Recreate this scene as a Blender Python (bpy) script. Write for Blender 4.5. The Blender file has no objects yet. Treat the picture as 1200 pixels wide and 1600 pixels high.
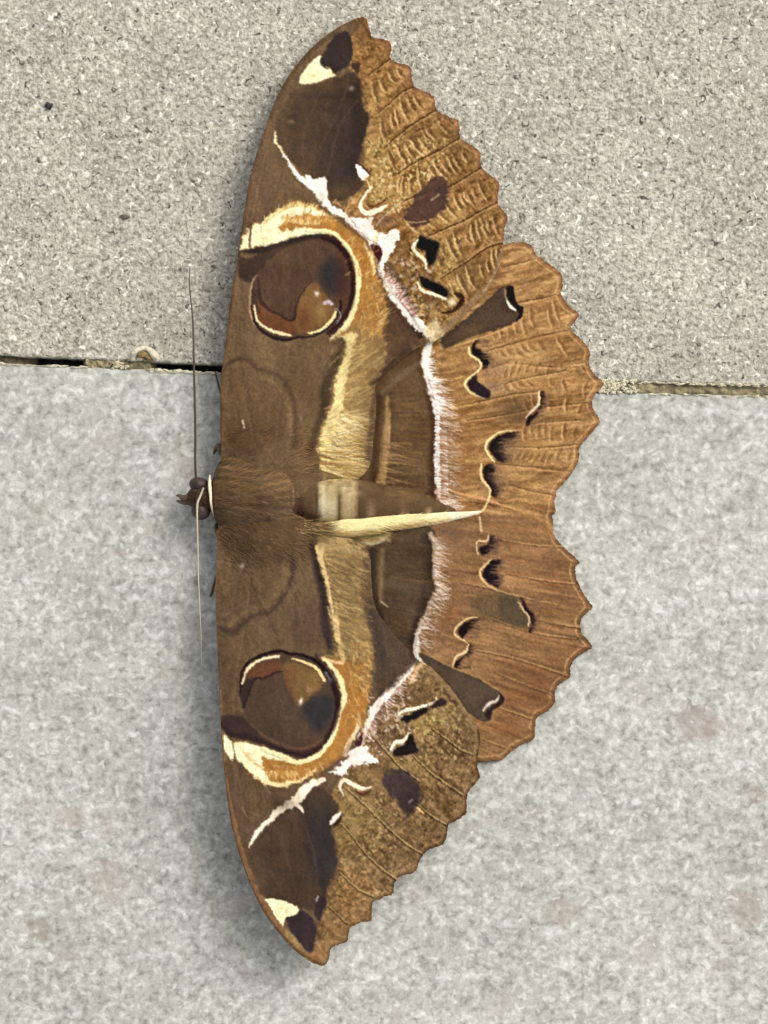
import bpy, math, random
import numpy as np
from mathutils import Vector
random.seed(7); RNG = np.random.RandomState(7)
S = bpy.context.scene
C = S.collection
R = math.radians

# ------------------------------------------------------------ camera, sky, sun, exposure
# one unit is 100 photograph pixels, about 8 mm of the floor
S.unit_settings.scale_length = 0.0081
D = 42.0
cam = bpy.data.cameras.new('camera'); cam_ob = bpy.data.objects.new('camera', cam); C.objects.link(cam_ob)
cam_ob.location = (6, -8, D)
cam.sensor_fit = 'VERTICAL'; cam.sensor_height = 24; cam.lens = 24 * D / 16.0
cam.clip_start = 0.5; cam.clip_end = 400
S.camera = cam_ob
SUN_EL, SUN_AZ = R(46), R(50)          # azimuth clockwise from +Y
world = bpy.data.worlds.new('World'); S.world = world; world.use_nodes = True
wn = world.node_tree
bg = wn.nodes['Background']
sky = wn.nodes.new('ShaderNodeTexSky'); sky.sky_type = 'NISHITA'; sky.sun_disc = False
sky.sun_elevation = SUN_EL; sky.sun_rotation = SUN_AZ
sky.air_density = 1.0; sky.dust_density = 4.0; sky.ozone_density = 0.6
hs = wn.nodes.new('ShaderNodeHueSaturation'); hs.inputs['Saturation'].default_value = 0.18      # a veiled sky
wn.links.new(sky.outputs[0], hs.inputs['Color']); wn.links.new(hs.outputs[0], bg.inputs[0]); bg.inputs[1].default_value = 0.15
sun = bpy.data.lights.new('sun', 'SUN'); sun.energy = 0.85; sun.angle = R(26); sun.color = (1.0, 0.91, 0.76)
sun_ob = bpy.data.objects.new('sun', sun); C.objects.link(sun_ob)
sd = Vector((math.sin(SUN_AZ) * math.cos(SUN_EL), math.cos(SUN_AZ) * math.cos(SUN_EL), math.sin(SUN_EL)))
sun_ob.rotation_euler = sd.to_track_quat('Z', 'Y').to_euler(); sun_ob.location = (14, 0, 20)
S.view_settings.view_transform = 'Standard'; S.view_settings.look = 'None'
S.view_settings.exposure = 0.36; S.view_settings.gamma = 1.0

def at(px, py, z=0.0):
    k = (D - z) / D
    return (6 + (px / 100.0 - 6) * k, -8 + (8 - py / 100.0) * k, z)

def tag(o, label=None, cat=None, group=None, kind=None):
    if label: o['label'] = label
    if cat: o['category'] = cat
    if group: o['group'] = group
    if kind: o['kind'] = kind
    return o

# ------------------------------------------------------------ painting helpers (a plan of the moth's scale colours, some shade and sheen painted in)
X0, Y0, W, H = 268, 8, 692, 1520
gx, gy = np.meshgrid(np.arange(W, dtype=np.float32) + X0, np.arange(H, dtype=np.float32) + Y0)

def vnoise(u, v, seed):
    iu = np.floor(u).astype(np.int64); iv = np.floor(v).astype(np.int64)
    fu = (u - iu).astype(np.float32); fv = (v - iv).astype(np.float32)
    fu = fu * fu * (3 - 2 * fu); fv = fv * fv * (3 - 2 * fv)
    tab = np.random.RandomState(seed).rand(256, 256).astype(np.float32)
    a = tab[iv & 255, iu & 255]; b = tab[iv & 255, (iu + 1) & 255]
    c = tab[(iv + 1) & 255, iu & 255]; d = tab[(iv + 1) & 255, (iu + 1) & 255]
    return (a * (1 - fu) + b * fu) * (1 - fv) + (c * (1 - fu) + d * fu) * fv - 0.5

def fbm(size, seed, angle=0.0, stretch=1.0, octaves=3, X=None, Y=None):
    X = gx if X is None else X; Y = gy if Y is None else Y
    ca, sa = math.cos(angle), math.sin(angle)
    u = (X * ca + Y * sa) / (size * stretch); v = (-X * sa + Y * ca) / size
    out = 0; amp = 1.0; tot = 0
    for k in range(octaves):
        out = out + amp * vnoise(u * 2 ** k + 13.7 * k, v * 2 ** k + 7.1 * k, seed + k); tot += amp; amp *= 0.6
    return 2 * out / tot            # about -1..1

WX = fbm(7, 101, octaves=3); WY = fbm(7, 205, octaves=3)

def smooth(pts, closed=False, n=5):
    P = np.array(pts, float)
    m = len(P); out = []
    rng = range(m) if closed else range(m - 1)
    for i in rng:
        p0 = P[(i - 1) % m] if (closed or i > 0) else P[0]
        p1 = P[i]; p2 = P[(i + 1) % m]
        p3 = P[(i + 2) % m] if (closed or i + 2 < m) else P[-1]
        for k in range(n):
            t = k / n
            out.append(0.5 * ((2 * p1) + (-p0 + p2) * t + (2 * p0 - 5 * p1 + 4 * p2 - p3) * t * t + (-p0 + 3 * p1 - 3 * p2 + p3) * t ** 3))
    if not closed: out.append(P[-1])
    return np.array(out)

def seg_dist(px, py, P, closed, want_w=None):
    best = np.full(px.shape, 1e9, np.float32); wbest = None
    if want_w is not None: wbest = np.zeros(px.shape, np.float32)
    n = len(P); m = n if closed else n - 1
    for i in range(m):
        ax, ay = P[i][:2]; bx, by = P[(i + 1) % n][:2]
        dx, dy = bx - ax, by - ay; L = dx * dx + dy * dy + 1e-9
        t = np.clip(((px - ax) * dx + (py - ay) * dy) / L, 0, 1)
        d = (px - ax - t * dx) ** 2 + (py - ay - t * dy) ** 2
        if want_w is None: np.minimum(best, d, out=best)
        else:
            # distance relative to the local half width
            w = want_w[i] * (1 - t) + want_w[(i + 1) % n] * t
            dd = np.sqrt(d) - w
            if i == 0: best = dd
            else: best = np.minimum(best, dd)
    return best if want_w is not None else np.sqrt(best)

def inside(px, py, P):
    r = np.zeros(px.shape, bool); n = len(P)
    for i in range(n):
        ax, ay = P[i][:2]; bx, by = P[(i + 1) % n][:2]
        if ay == by: continue
        c = (ay > py) != (by > py)
        r ^= c & (px < (bx - ax) * (py - ay) / (by - ay) + ax)
    return r

def sdf_poly(px, py, P):
    d = seg_dist(px, py, P, True)
    return np.where(inside(px, py, P), -d, d)

def box(P, pad):
    a = P[:, :2].min(0) - pad; b = P[:, :2].max(0) + pad
    x0 = max(0, int(a[0] - X0)); y0 = max(0, int(a[1] - Y0)); x1 = min(W, int(b[0] - X0) + 2); y1 = min(H, int(b[1] - Y0) + 2)
    return slice(y0, y1), slice(x0, x1)

class Canvas:
    def __init__(s, col):
        s.c = np.empty((H, W, 3), np.float32); s.c[:] = np.array(col) / 255.0
        s.h = np.zeros((H, W), np.float32); s.mask = None
    def copy(s):
        o = Canvas((0, 0, 0)); o.c = s.c.copy(); o.h = s.h.copy(); return o
    def blend(s, sl, m, col, dh=0.0):
        if s.mask is not None: m = m * s.mask[sl]
        col = np.array(col, np.float32) / 255.0
        s.c[sl] += (col - s.c[sl]) * m[..., None]
        if dh: s.h[sl] += dh * m
    def poly(s, pts, col, soft=1.2, rough=0.6, a=1.0, sm=True, dh=0.0):
        P = smooth(pts, True, 4) if sm else np.array(pts, float)
        sl = box(P, soft * 2 + rough + 2)
        d = sdf_poly(gx[sl] + WX[sl] * rough * 3, gy[sl] + WY[sl] * rough * 3, P)
        m = np.clip(0.5 - d / (2.4 * soft), 0, 1); m = m * m * (3 - 2 * m) * a
        s.blend(sl, m, col, dh)
    def line(s, pts, w, col, soft=1.0, rough=0.5, a=1.0, dh=0.0, sm=True):
        """pts open path, w: full width or list of widths"""
        n = 4
        if np.isscalar(w): w = [w] * len(pts)
        w = np.interp(np.linspace(0, len(pts) - 1, len(pts)), np.linspace(0, len(pts) - 1, len(w)), w)
        Q = np.array([(p[0], p[1], ww) for p, ww in zip(pts, w)], float)
        P = smooth(Q, False, n) if (sm and len(pts) > 2) else Q
        sl = box(P, soft * 2 + rough + max(w) + 2)
        d = seg_dist(gx[sl] + WX[sl] * rough * 2, gy[sl] + WY[sl] * rough * 2, P[:, :2], False, np.maximum(P[:, 2] / 2, 0.05))
        m = np.clip(0.5 - d / (2 * soft), 0, 1); m = m * m * (3 - 2 * m) * a
        s.blend(sl, m, col, dh)
    def glow(s, x, y, rx, ry, col, a=1.0, rot=0.0):
        sl = box(np.array([(x, y)], float), max(rx, ry) * 2.2)
        ca, sa = math.cos(rot), math.sin(rot)
        u = ((gx[sl] - x) * ca + (gy[sl] - y) * sa) / rx; v = (-(gx[sl] - x) * sa + (gy[sl] - y) * ca) / ry
        s.blend(sl, np.exp(-(u * u + v * v)) * a, col)
    def hairs(s, path, n, length, ang, cols, w=1.6, a=0.8, spread=0.25, off=(0, 0), dh=0.0):
        P = smooth(path, False, 6)
        for i in range(n):
            t = random.random() * (len(P) - 1); k = int(t); p = P[k] + (P[min(k + 1, len(P) - 1)] - P[k]) * (t - k)
            an = ang + random.gauss(0, spread); L = length * random.uniform(0.4, 1.15)
            x = p[0] + random.uniform(*off) if off != (0, 0) else p[0]; y = p[1]
            q = (x + math.cos(an) * L, y + math.sin(an) * L)
            mid = ((x + q[0]) / 2 + random.uniform(-1, 1), (y + q[1]) / 2 + random.uniform(-1.2, 1.2))
            s.line([(x, y), mid, q], [w, w * 0.8, 0.2], random.choice(cols), soft=0.8, rough=0, a=a, sm=False, dh=dh)

# ------------------------------------------------------------ outlines, in photograph pixels on the moth
F1_out = [(570,27),(575,35),(578,50),(583,58),(594,60),(608,65),(612,75),(609,88),(618,97),(640,104),(643,120),(647,135),(660,141),(678,151),(680,166),(690,177),(715,188),(718,200),(719,215),(737,227),(751,240),(750,257),(762,271),(779,284),(779,300),(778,318),(788,331),(793,340),(788,358),(787,378)]
F1_rest = [(785,400),(780,415),(772,435),(757,460),(740,477),(720,500),(700,517),(686,530),(660,540),(637,554),(610,576),(587,600),(588,640),(583,690),(577,730),(545,760),(500,770),(450,780),(400,775),(350,735),(345,700),(344,660),(344,620),(346,585),(350,555),(355,510),(360,470),(366,430),(372,395),(377,360),(385,307),(394,265),(404,230),(412,208),(422,178),(434,148),(450,120),(468,95),(490,71),(515,51),(540,36),(558,28)]
H1_out = [(787,382),(800,379),(822,379),(832,386),(837,396),(848,405),(864,417),(876,427),(879,438),(878,450),(876,460),(888,477),(905,491),(898,502),(892,512),(902,524),(918,541),(922,552),(920,563),(923,575),(932,589),(943,598),(932,614),(925,627),(928,641),(938,658),(928,672),(917,685),(906,698),(905,716),(897,735),(884,752),(871,767),(866,784),(864,806)]
H1_rest = [(806,806),(757,806),(690,806),(600,808),(500,800),(470,760),(560,700),(560,600),(600,560),(660,500),(720,420),(760,380)]
H2_out = [(862,806),(864,818),(866,834),(876,850),(890,863),(906,878),(899,886),(900,902),(909,922),(919,938),(926,949),(915,959),(907,972),(910,990),(926,1010),(914,1018),(897,1031),(891,1044),(890,1058),(877,1067),(867,1080),(867,1097),(857,1110),(840,1120),(836,1136),(834,1154),(815,1164),(799,1173),(791,1183),(779,1189),(755,1190),(745,1189)]
H2_rest = [(715,1170),(680,1130),(640,1090),(600,1050),(560,970),(530,890),(490,840),(500,818),(600,812),(690,806),(745,801),(760,794),(800,796),(835,800)]
F2_out = [(748,1140),(750,1160),(747,1180),(746,1200),(750,1214),(741,1226),(732,1238),(729,1252),(729,1269),(717,1280),(701,1289),(699,1303),(692,1319),(680,1324),(665,1331),(655,1346),(651,1360),(640,1366),(627,1369),(616,1381),(615,1396),(600,1402),(583,1410),(581,1422),(580,1438),(565,1441),(548,1449),(545,1458),(542,1471),(527,1477),(516,1484),(514,1497),(509,1507)]
F2_rest = [(500,1508),(480,1500),(455,1480),(435,1457),(415,1430),(400,1402),(385,1367),(371,1325),(359,1275),(352,1220),(347,1167),(344,1110),(341,1050),(339,1000),(337,950),(337,900),(340,850),(341,825),(400,790),(450,800),(500,820),(545,840),(576,862),(580,900),(583,935),(592,960),(610,985),(632,1010),(655,1032),(667,1038),(687,1055),(711,1083),(725,1105),(738,1123)]
OUT = {'F1': F1_out + F1_rest, 'H1': H1_out + H1_rest, 'H2': H2_out + H2_rest, 'F2': F2_out + F2_rest}
OUT = {k: smooth(v, True, 3) for k, v in OUT.items()}

WHITE = (253,238,222); CREAM = (255,246,196); BLACK = (34,24,22); OCH = (176,122,58)

def margin(cv, path, fringe, pale, wf=7.0, dl=10.0, a=0.9, lw=1.6):
    P = smooth(path, False, 4); sl = box(P, 30)
    d = seg_dist(gx[sl] + WX[sl] * 0.8, gy[sl] + WY[sl] * 0.8, P, False)
    f1 = fbm(11, 950, X=gx[sl], Y=gy[sl], octaves=2); f2 = fbm(3, 960, X=gx[sl], Y=gy[sl], octaves=2)
    cv.blend(sl, np.clip((wf * .8 - d) / 3 + 0.5 + .3 * f2, 0, 1) * 0.6, fringe)
    cv.blend(sl, np.clip((2.2 - d) / 2 + .5 * f2, 0, 1) * 0.45, tuple(q * .62 for q in fringe))
    cv.blend(sl, np.exp(-((d - dl * .8 - f1) / (lw * .85)) ** 2) * np.clip(a * (.75 + .6 * f1), 0, 1), pale)
    cv.h[sl] += 0.006 * np.exp(-((d - dl * .8) / 2.5) ** 2)

def vein(cv, pts, dark=(84,56,30), pale=(206,164,108), w=1.6, side=1, fade=True, ad=0.85, ap=0.7, groove=0.02):
    n = len(pts); ws = [w * 0.5] + [w] * (n - 1) if fade else w
    # pale ridge beside a dark groove
    off = [(p[0] - 0.4 * side, p[1] + 2.6 * side) for p in pts]
    cv.line(off, [1.4] + [2.6] * (n - 1), pale, soft=1.1, rough=0.5, a=ap)
    cv.line(pts, ws, dark, soft=0.9, rough=0.4, a=ad)
    cv.line(pts, 2.0, dark, soft=4.0, rough=0.2, a=0.18)
    P = smooth(pts, False, 4) if n > 2 else np.array(pts, float); sl = box(P, 16)
    d = seg_dist(gx[sl], gy[sl], P, False)
    cv.h[sl] -= .42 * groove * np.exp(-(d / 3.2) ** 2)
    cv.h[sl] += groove * 0.28 * np.exp(-((d - 8) / 5.0) ** 2)

# ============================================================ hindwings
hc = Canvas((162,122,76))
n1 = fbm(9, 300, R(-10), 4.0); n2 = fbm(3.2, 310, R(-10), 3.0, 2); n3 = fbm(60, 320)
n1b = fbm(9, 330, R(14), 4.0); n2b = fbm(3.2, 340, R(14), 3.0, 2)
up = np.clip((800 - gy) / 20 + 0.5, 0, 1)
st = n1 * up + n1b * (1 - up); sf = n2 * up + n2b * (1 - up)
hc.c += (0.16 * st + 0.13 * sf + 0.06 * n3)[..., None] * np.array((1.0, 0.88, 0.66), np.float32)
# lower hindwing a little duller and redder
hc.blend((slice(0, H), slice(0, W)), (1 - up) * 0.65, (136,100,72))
# pale sandy zone of the upper one beyond the crescents
for x, y, rx, ry, a in ((790,560,60,30,.35),(800,600,70,22,.3),(830,700,60,18,.25),(720,590,26,40,.12),(850,420,34,16,.25),(770,540,30,16,.4),(800,990,60,16,.3),(760,1035,36,14,.35),(800,905,50,14,.35),(800,860,46,12,.25)):
    hc.glow(x, y, rx, ry, (202,158,104), a)
for x, y, rx, ry, a in ((800,1085,60,30,.3),(880,1050,40,40,.25),(730,640,30,60,.28),(720,720,20,40,.3),(880,640,30,30,.2),(860,920,30,20,.2),(700,950,20,40,.3),(780,1140,30,20,.25)):
    hc.glow(x, y, rx, ry, (132,84,46), a)
margin(hc, H1_out, (140,98,66), (216,168,116))
margin(hc, H2_out, (112,80,52), (200,156,108))
# dark base of both hindwings
hc.poly([(560,560),(640,540),(662,556),(672,606),(681,642),(686,664),(682,712),(681,762),(690,800),(560,812),(540,700)], (98,73,48), soft=2.5, rough=1.2)
hc.poly([(560,812),(672,822),(677,850),(675,900),(680,922),(665,950),(652,985),(650,1010),(656,1034),(610,1010),(570,960),(540,880)], (88,69,50), soft=2.5, rough=1.2)
nb = fbm(26, 350, 0.05, 2.2)
bm = (gx > 575) & (gx < 690) & (gy > 560) & (gy < 1040)
hc.c += (0.075 * nb * bm)[..., None]
hc.line([(672,615),(680,660),(677,720),(676,770)], 14, (66,46,34), soft=6, a=0.7)  # shadow along the step left of the white border, painted dark
hc.line([(668,840),(670,900),(660,950),(645,1000)], 18, (58,44,38), soft=7, a=0.65)
hc.glow(640,650,22,60,(120,92,58),.5); hc.glow(620,590,26,14,(118,96,70),.5,R(-40)); hc.glow(655,590,22,22,(112,88,64),.6)
hc.line([(664,560),(630,585),(598,612)], 8, (124,102,78), soft=4, a=.6)
hc.line([(604,622),(602,680),(598,740),(590,765)], [5,10,12,20], (178,142,92), soft=4, rough=1.0, a=.75, dh=.03)  # golden highlight along the fold, painted into the colour
hc.line([(609,645),(608,700)], 3, (205,165,120), soft=2, a=.6)
hc.line([(590,620),(586,680),(580,750)], 9, (74,56,38), soft=4, a=.8, dh=-.02)
hc.line([(592,768),(640,772),(676,780)], [14,12,6], (150,118,78), soft=4, rough=1, a=.55)
hc.hairs([(596,690),(590,765)], 70, 60, 0.12, [(150,118,76),(120,92,60),(182,148,100)], 1.6, .55, .12)
hc.line([(596,862),(594,900),(594,940)], [8,9,6], (132,108,74), soft=4, a=.75, dh=.03)
hc.line([(582,862),(582,930),(596,965)], 10, (58,45,36), soft=4, a=.8)
hc.line([(596,940),(606,948)], 2, (196,172,130), soft=1.2, a=.8)
# veins
for v in ([(785,417),(812,411),(836,404)], [(805,474),(822,470),(850,465),(868,460)], [(762,548),(807,535),(840,526),(886,516)],
          [(768,574),(800,567),(862,577-4),(885,570),(912,566)], [(766,606),(815,592),(855,584),(885,578)], [(712,636),(760,625),(800,616),(842,611)],
          [(730,657),(775,650),(850,636),(918,629)], [(825,662),(870,658),(905,656)], [(795,697),(850,699),(900,694)],
          [(775,725),(825,729),(888,736)], [(795,757),(837,769),(862,772)]):
    vein(hc, v)
for v in ([(720,912),(770,922),(812,934),(870,947)], [(790,897),(850,909),(897,914)], [(842,970),(870,977),(905,982)],
          [(767,968),(800,980),(840,992),(900,1000)], [(740,1017),(790,1027),(840,1042),(885,1057)], [(775,1053),(832,1076),(862,1086)],
          [(775,1106),(830,1125)], [(750,1155),(790,1170)], [(780,845),(830,853),(880,856)]):
    vein(hc, v, dark=(92,60,38), pale=(200,156,106), side=-1, ad=.65, ap=.85, groove=.018)
hc.line([(690,762),(725,774),(760,782),(790,792),(810,798)], [2,4,5,4,3], (206,150,100), soft=1.2, a=.9, dh=.02)
hc.line([(735,784),(765,789),(795,799)], 2, (90,55,35), soft=1.2, a=.8)
for a, b in (((705,594),(725,588)), ((745,630),(700,638))):
    hc.line([a, b], 2, (226,180,96), soft=1.2, a=.7)
# tan fold along the seam of the two hindwings
hc.line([(757,800),(800,800),(835,806),(858,822),(864,840)], [12,14,10,6,3], (184,138,88), soft=4, rough=1, a=.85, dh=.02)
def vein_angle(y):
    return R(np.interp(y, [390, 480, 560, 640, 720, 780, 850, 920, 1000, 1080, 1180], [-22, -17, -12, -9, -2, 10, 5, 9, 14, 20, 24]))
for i in range(1900):
    y = random.uniform(385, 1185); x = random.uniform(700, 930); an = vein_angle(y) + random.gauss(0, .03); L = random.uniform(14, 80)
    lo = y > 800
    col = random.choice([(206,162,104),(196,150,92),(218,178,124)] if not lo else [(178,134,88),(166,122,76),(190,148,100)]) if random.random() < .52 else random.choice([(126,84,46),(112,74,42),(138,92,50)] if not lo else [(102,68,44),(112,72,46),(92,62,40)])
    hc.line([(x, y), (x + L * .5 * math.cos(an), y + L * .5 * math.sin(an) + random.uniform(-1, 1)), (x + L * math.cos(an), y + L * math.sin(an))], [.4, random.uniform(1, 6), .4], col, soft=random.uniform(1.5, 3.5), rough=.5, a=random.uniform(.08, .34), sm=False)
for x, y, rx, ry, c, a in ((800,575,40,12,(222,180,126),.4),(790,605,40,9,(220,178,122),.4),(830,555,40,9,(214,168,110),.35),(880,545,24,14,(140,92,48),.3),(740,605,20,14,(190,146,84),.4),(715,560,20,10,(182,136,76),.3),(850,480,26,10,(150,100,56),.35),(840,530,30,8,(146,98,54),.35),
        (860,600,34,8,(138,90,50),.35),(800,735,26,10,(206,160,110),.4),(830,705,40,8,(200,152,98),.35),(720,700,24,10,(146,98,52),.4),(725,745,20,16,(134,86,48),.45),(840,780,20,10,(186,138,88),.4),(720,645,24,8,(150,104,58),.35),
        (720,870,30,12,(134,102,64),.5),(700,925,24,20,(122,92,62),.45),(850,830,30,12,(168,122,74),.5),(800,830,30,10,(150,112,68),.5),(870,880,24,14,(112,76,48),.4),(800,905,36,9,(184,138,88),.4),(850,950,34,10,(110,72,46),.35),(760,1000,24,16,(178,138,88),.5),(745,1040,26,10,(170,130,82),.5),(820,1050,50,16,(112,72,48),.4),(850,1000,40,9,(168,122,78),.3),(800,1140,30,14,(150,100,62),.4),(840,1090,28,16,(108,68,44),.4),(700,990,24,14,(120,88,60),.4)):
    hc.glow(x, y, rx, ry, c, a, vein_angle(y))
# faint cross bars between the veins
def bars(cv, A, B, n, t0, t1, col, w=2.0, a=.5, ln=.35, jit=.15, dark=None):
    A = smooth(A, False, 6); B = smooth(B, False, 6)
    for i in range(n):
        t = t0 + (t1 - t0) * (i + random.uniform(-.2, .2)) / max(1, n - 1); t = min(max(t, 0), .999)
        pa = A[int(t * (len(A) - 1))]; pb = B[int(t * (len(B) - 1))]
        s0 = .5 - ln + random.uniform(-jit, jit); s1 = .5 + ln + random.uniform(-jit, jit)
        m = (s0 + s1) / 2
        dx, dy = (pb - pa) / (np.linalg.norm(pb - pa) + 1e-6)
        nx_, ny_ = -dy, dx
        q = [pa + (pb - pa) * s0, pa + (pb - pa) * m + np.array([nx_, ny_]) * 2.0, pa + (pb - pa) * s1]
        cv.line([tuple(p) for p in q], [.6, w, .5], col, soft=1.0, rough=.8, a=a * random.uniform(.6, 1.2), dh=.002)
        if dark is not None:
            cv.line([(p[0] + 4, p[1] - 2) for p in q], [.6, w * 1.3, .5], dark, soft=1.4, rough=.8, a=a * .8)  # shadow beside the pale bar, painted as a dark stroke
HV = [[(740,520),(800,474),(868,460)], [(748,545),(807,535),(886,516)], [(768,574),(830,560),(912,566)], [(766,606),(815,592),(930,586)], [(760,625),(842,611),(918,629)], [(790,655),(850,650),(905,656)], [(795,697),(850,699),(900,694)], [(775,725),(825,729),(888,736)]]
for i in range(len(HV) - 1):
    bars(hc, HV[i], HV[i + 1], 8, .3, .92, (216,174,120), 4.2, .5, .3, .15, (124,82,44))
# ragged white inner border, hairs streaming outward
hc.line([(678,520),(664,560),(672,600),(682,640),(690,662)], [10,12,12,10,8], WHITE, soft=2, rough=1.6, a=.95, dh=.006)
hc.line([(690,655),(688,700),(690,750),(692,782),(705,794)], [12,18,20,16,8], (232,210,192), soft=3, rough=2.2, a=.9, dh=.006)
hc.hairs([(670,590),(682,640),(684,700),(683,770),(692,790)], 330, 34, R(12), [(255,240,228),(236,208,190),(190,156,128),(150,112,78),(250,228,212)], 2.0, .7, .22, dh=.004)
hc.hairs([(662,555),(672,600),(682,645)], 90, 18, R(0), [(255,246,238),(250,232,220)], 2.2, .75, .4)
hc.hairs([(700,655),(700,700),(702,770)], 120, 30, R(14), [(200,170,142),(170,128,88),(140,102,66)], 1.8, .55, .25)
hc.hairs([(688,650),(688,700),(690,780)], 120, 26, R(14), [(150,116,92),(122,88,62),(170,138,112)], 1.6, .55, .25)
hc.hairs([(681,650),(680,700),(680,765)], 50, 9, R(0), [(255,245,236)], 2.2, .9, .5)
hc.line([(674,835),(682,860),(682,905),(684,922),(670,952),(656,985),(654,1010),(660,1034)], [8,10,12,10,9,9,9,12], (212,184,160), soft=2.4, rough=2.2, a=.85, dh=.006)
hc.hairs([(674,840),(677,862),(677,905),(682,922),(668,950),(654,985),(650,1008)], 330, 28, R(20), [(226,202,182),(190,160,132),(156,124,94),(128,96,66),(240,222,208)], 1.9, .6, .3, dh=.004)
hc.line([(655,985),(650,1008),(655,1030)], [4,9,12], WHITE, soft=1.6, rough=2, a=.85)
hc.glow(705,835,26,18,(112,86,66),.6)
# ---- crescents, upper hindwing
hc.poly([(690,528),(725,500),(757,472),(782,450),(802,447),(802,460),(807,475),(817,481),(817,491),(812,500),(795,509),(770,517),(737,527),(707,540),(695,546)], (84,66,50), soft=1.6)
hc.glow(735,520,24,12,(112,86,58),.55,R(-28)); hc.glow(790,480,20,12,(74,56,44),.5)
hc.line([(712,541),(745,530),(795,511),(816,497)], 2, (212,164,104), soft=1.2, a=.8)
hc.poly([(792,450),(802,448),(804,461),(808,474),(818,482),(815,496),(806,503),(811,490),(803,482),(795,470)], BLACK, soft=1.1)
hc.line([(789,452),(791,465),(796,476),(805,485)], [2,3,4,3.5], (150,128,100), soft=1, a=.9); hc.line([(792,470),(797,479),(805,484)], [2,4,3], (255,246,226), soft=.9)
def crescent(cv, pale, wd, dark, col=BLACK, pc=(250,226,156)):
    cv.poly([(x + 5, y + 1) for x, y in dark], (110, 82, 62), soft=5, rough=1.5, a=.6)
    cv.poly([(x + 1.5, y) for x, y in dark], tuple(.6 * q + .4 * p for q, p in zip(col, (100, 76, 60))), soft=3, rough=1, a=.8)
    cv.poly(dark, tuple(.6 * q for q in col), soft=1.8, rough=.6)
    if cv is hc:
        xs_ = [p[0] for p in dark]; ys_ = [p[1] for p in dark]
        for i in range(46):
            y = random.uniform(min(ys_), max(ys_)); k = int(np.argmin([abs(q - y) + (0 if p > sum(xs_) / len(xs_) else 60) for p, q in dark])); x = dark[k][0] + random.uniform(2, 9); L = random.uniform(8, 17)
            cv.line([(x, y), (x - L, y + random.uniform(-2.5, 1.5))], [random.uniform(1.2, 2.4), .3], random.choice([(128,96,70),(104,78,60),(156,118,80),(90,68,56)]), soft=1.2, rough=.4, a=random.uniform(.3, .7), sm=False)
    cv.line(pale, [w * .85 for w in wd], pc, soft=.9, rough=.4, dh=.008)
hc.glow(768,572,22,18,(140,106,84),.5); hc.glow(768,605,20,10,(110,84,74),.5)
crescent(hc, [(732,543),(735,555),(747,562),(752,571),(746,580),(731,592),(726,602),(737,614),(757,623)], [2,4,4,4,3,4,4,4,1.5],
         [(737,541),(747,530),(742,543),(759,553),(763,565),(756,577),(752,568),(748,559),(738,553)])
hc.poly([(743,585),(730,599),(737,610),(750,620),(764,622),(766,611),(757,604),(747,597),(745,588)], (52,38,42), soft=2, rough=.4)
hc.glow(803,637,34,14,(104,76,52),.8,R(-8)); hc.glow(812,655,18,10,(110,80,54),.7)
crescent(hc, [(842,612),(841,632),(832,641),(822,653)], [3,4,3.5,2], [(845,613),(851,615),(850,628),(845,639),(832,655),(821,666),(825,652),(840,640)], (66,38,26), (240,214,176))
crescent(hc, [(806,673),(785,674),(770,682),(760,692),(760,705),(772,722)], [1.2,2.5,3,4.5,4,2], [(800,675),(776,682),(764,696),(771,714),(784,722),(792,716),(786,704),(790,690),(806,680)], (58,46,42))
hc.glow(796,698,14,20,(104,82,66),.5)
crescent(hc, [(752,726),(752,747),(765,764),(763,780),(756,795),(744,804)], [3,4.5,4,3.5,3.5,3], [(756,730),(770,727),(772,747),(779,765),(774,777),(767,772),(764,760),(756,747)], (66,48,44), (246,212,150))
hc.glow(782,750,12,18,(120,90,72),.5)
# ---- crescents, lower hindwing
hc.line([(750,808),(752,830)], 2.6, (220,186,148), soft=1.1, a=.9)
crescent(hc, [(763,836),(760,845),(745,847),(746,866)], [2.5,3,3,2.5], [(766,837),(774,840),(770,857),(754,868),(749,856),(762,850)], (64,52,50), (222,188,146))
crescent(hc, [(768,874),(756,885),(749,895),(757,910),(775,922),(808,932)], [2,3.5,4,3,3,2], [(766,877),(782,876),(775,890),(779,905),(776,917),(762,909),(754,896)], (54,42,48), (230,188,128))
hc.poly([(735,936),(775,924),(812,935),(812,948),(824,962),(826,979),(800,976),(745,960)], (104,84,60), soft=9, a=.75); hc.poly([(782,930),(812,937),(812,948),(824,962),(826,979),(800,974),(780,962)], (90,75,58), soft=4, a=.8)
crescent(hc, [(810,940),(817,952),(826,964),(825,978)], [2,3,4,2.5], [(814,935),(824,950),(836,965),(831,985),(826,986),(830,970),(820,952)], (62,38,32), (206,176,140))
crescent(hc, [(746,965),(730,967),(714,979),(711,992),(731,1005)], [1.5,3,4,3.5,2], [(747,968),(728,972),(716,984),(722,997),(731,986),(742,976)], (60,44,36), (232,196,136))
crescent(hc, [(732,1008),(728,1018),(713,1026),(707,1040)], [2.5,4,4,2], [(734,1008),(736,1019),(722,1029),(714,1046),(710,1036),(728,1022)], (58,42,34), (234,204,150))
hc.line([(690,990),(720,1000)], 2.5, (176,138,96), soft=1.5, a=.6)
hc.poly([(655,1020),(682,1031),(710,1045),(740,1057),(775,1077),(787,1090),(784,1101),(770,1112),(766,1126),(750,1126),(730,1112),(700,1085),(672,1050)], (88,72,57), soft=1.4)
hc.line([(668,1022),(710,1044),(745,1058),(778,1077)], 2.4, (168,130,84), soft=1.4, a=.7)
hc.poly([(781,1084),(788,1092),(784,1102),(771,1109),(766,1124),(757,1118),(764,1108),(778,1098)], (58,42,38), soft=1.4)
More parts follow.
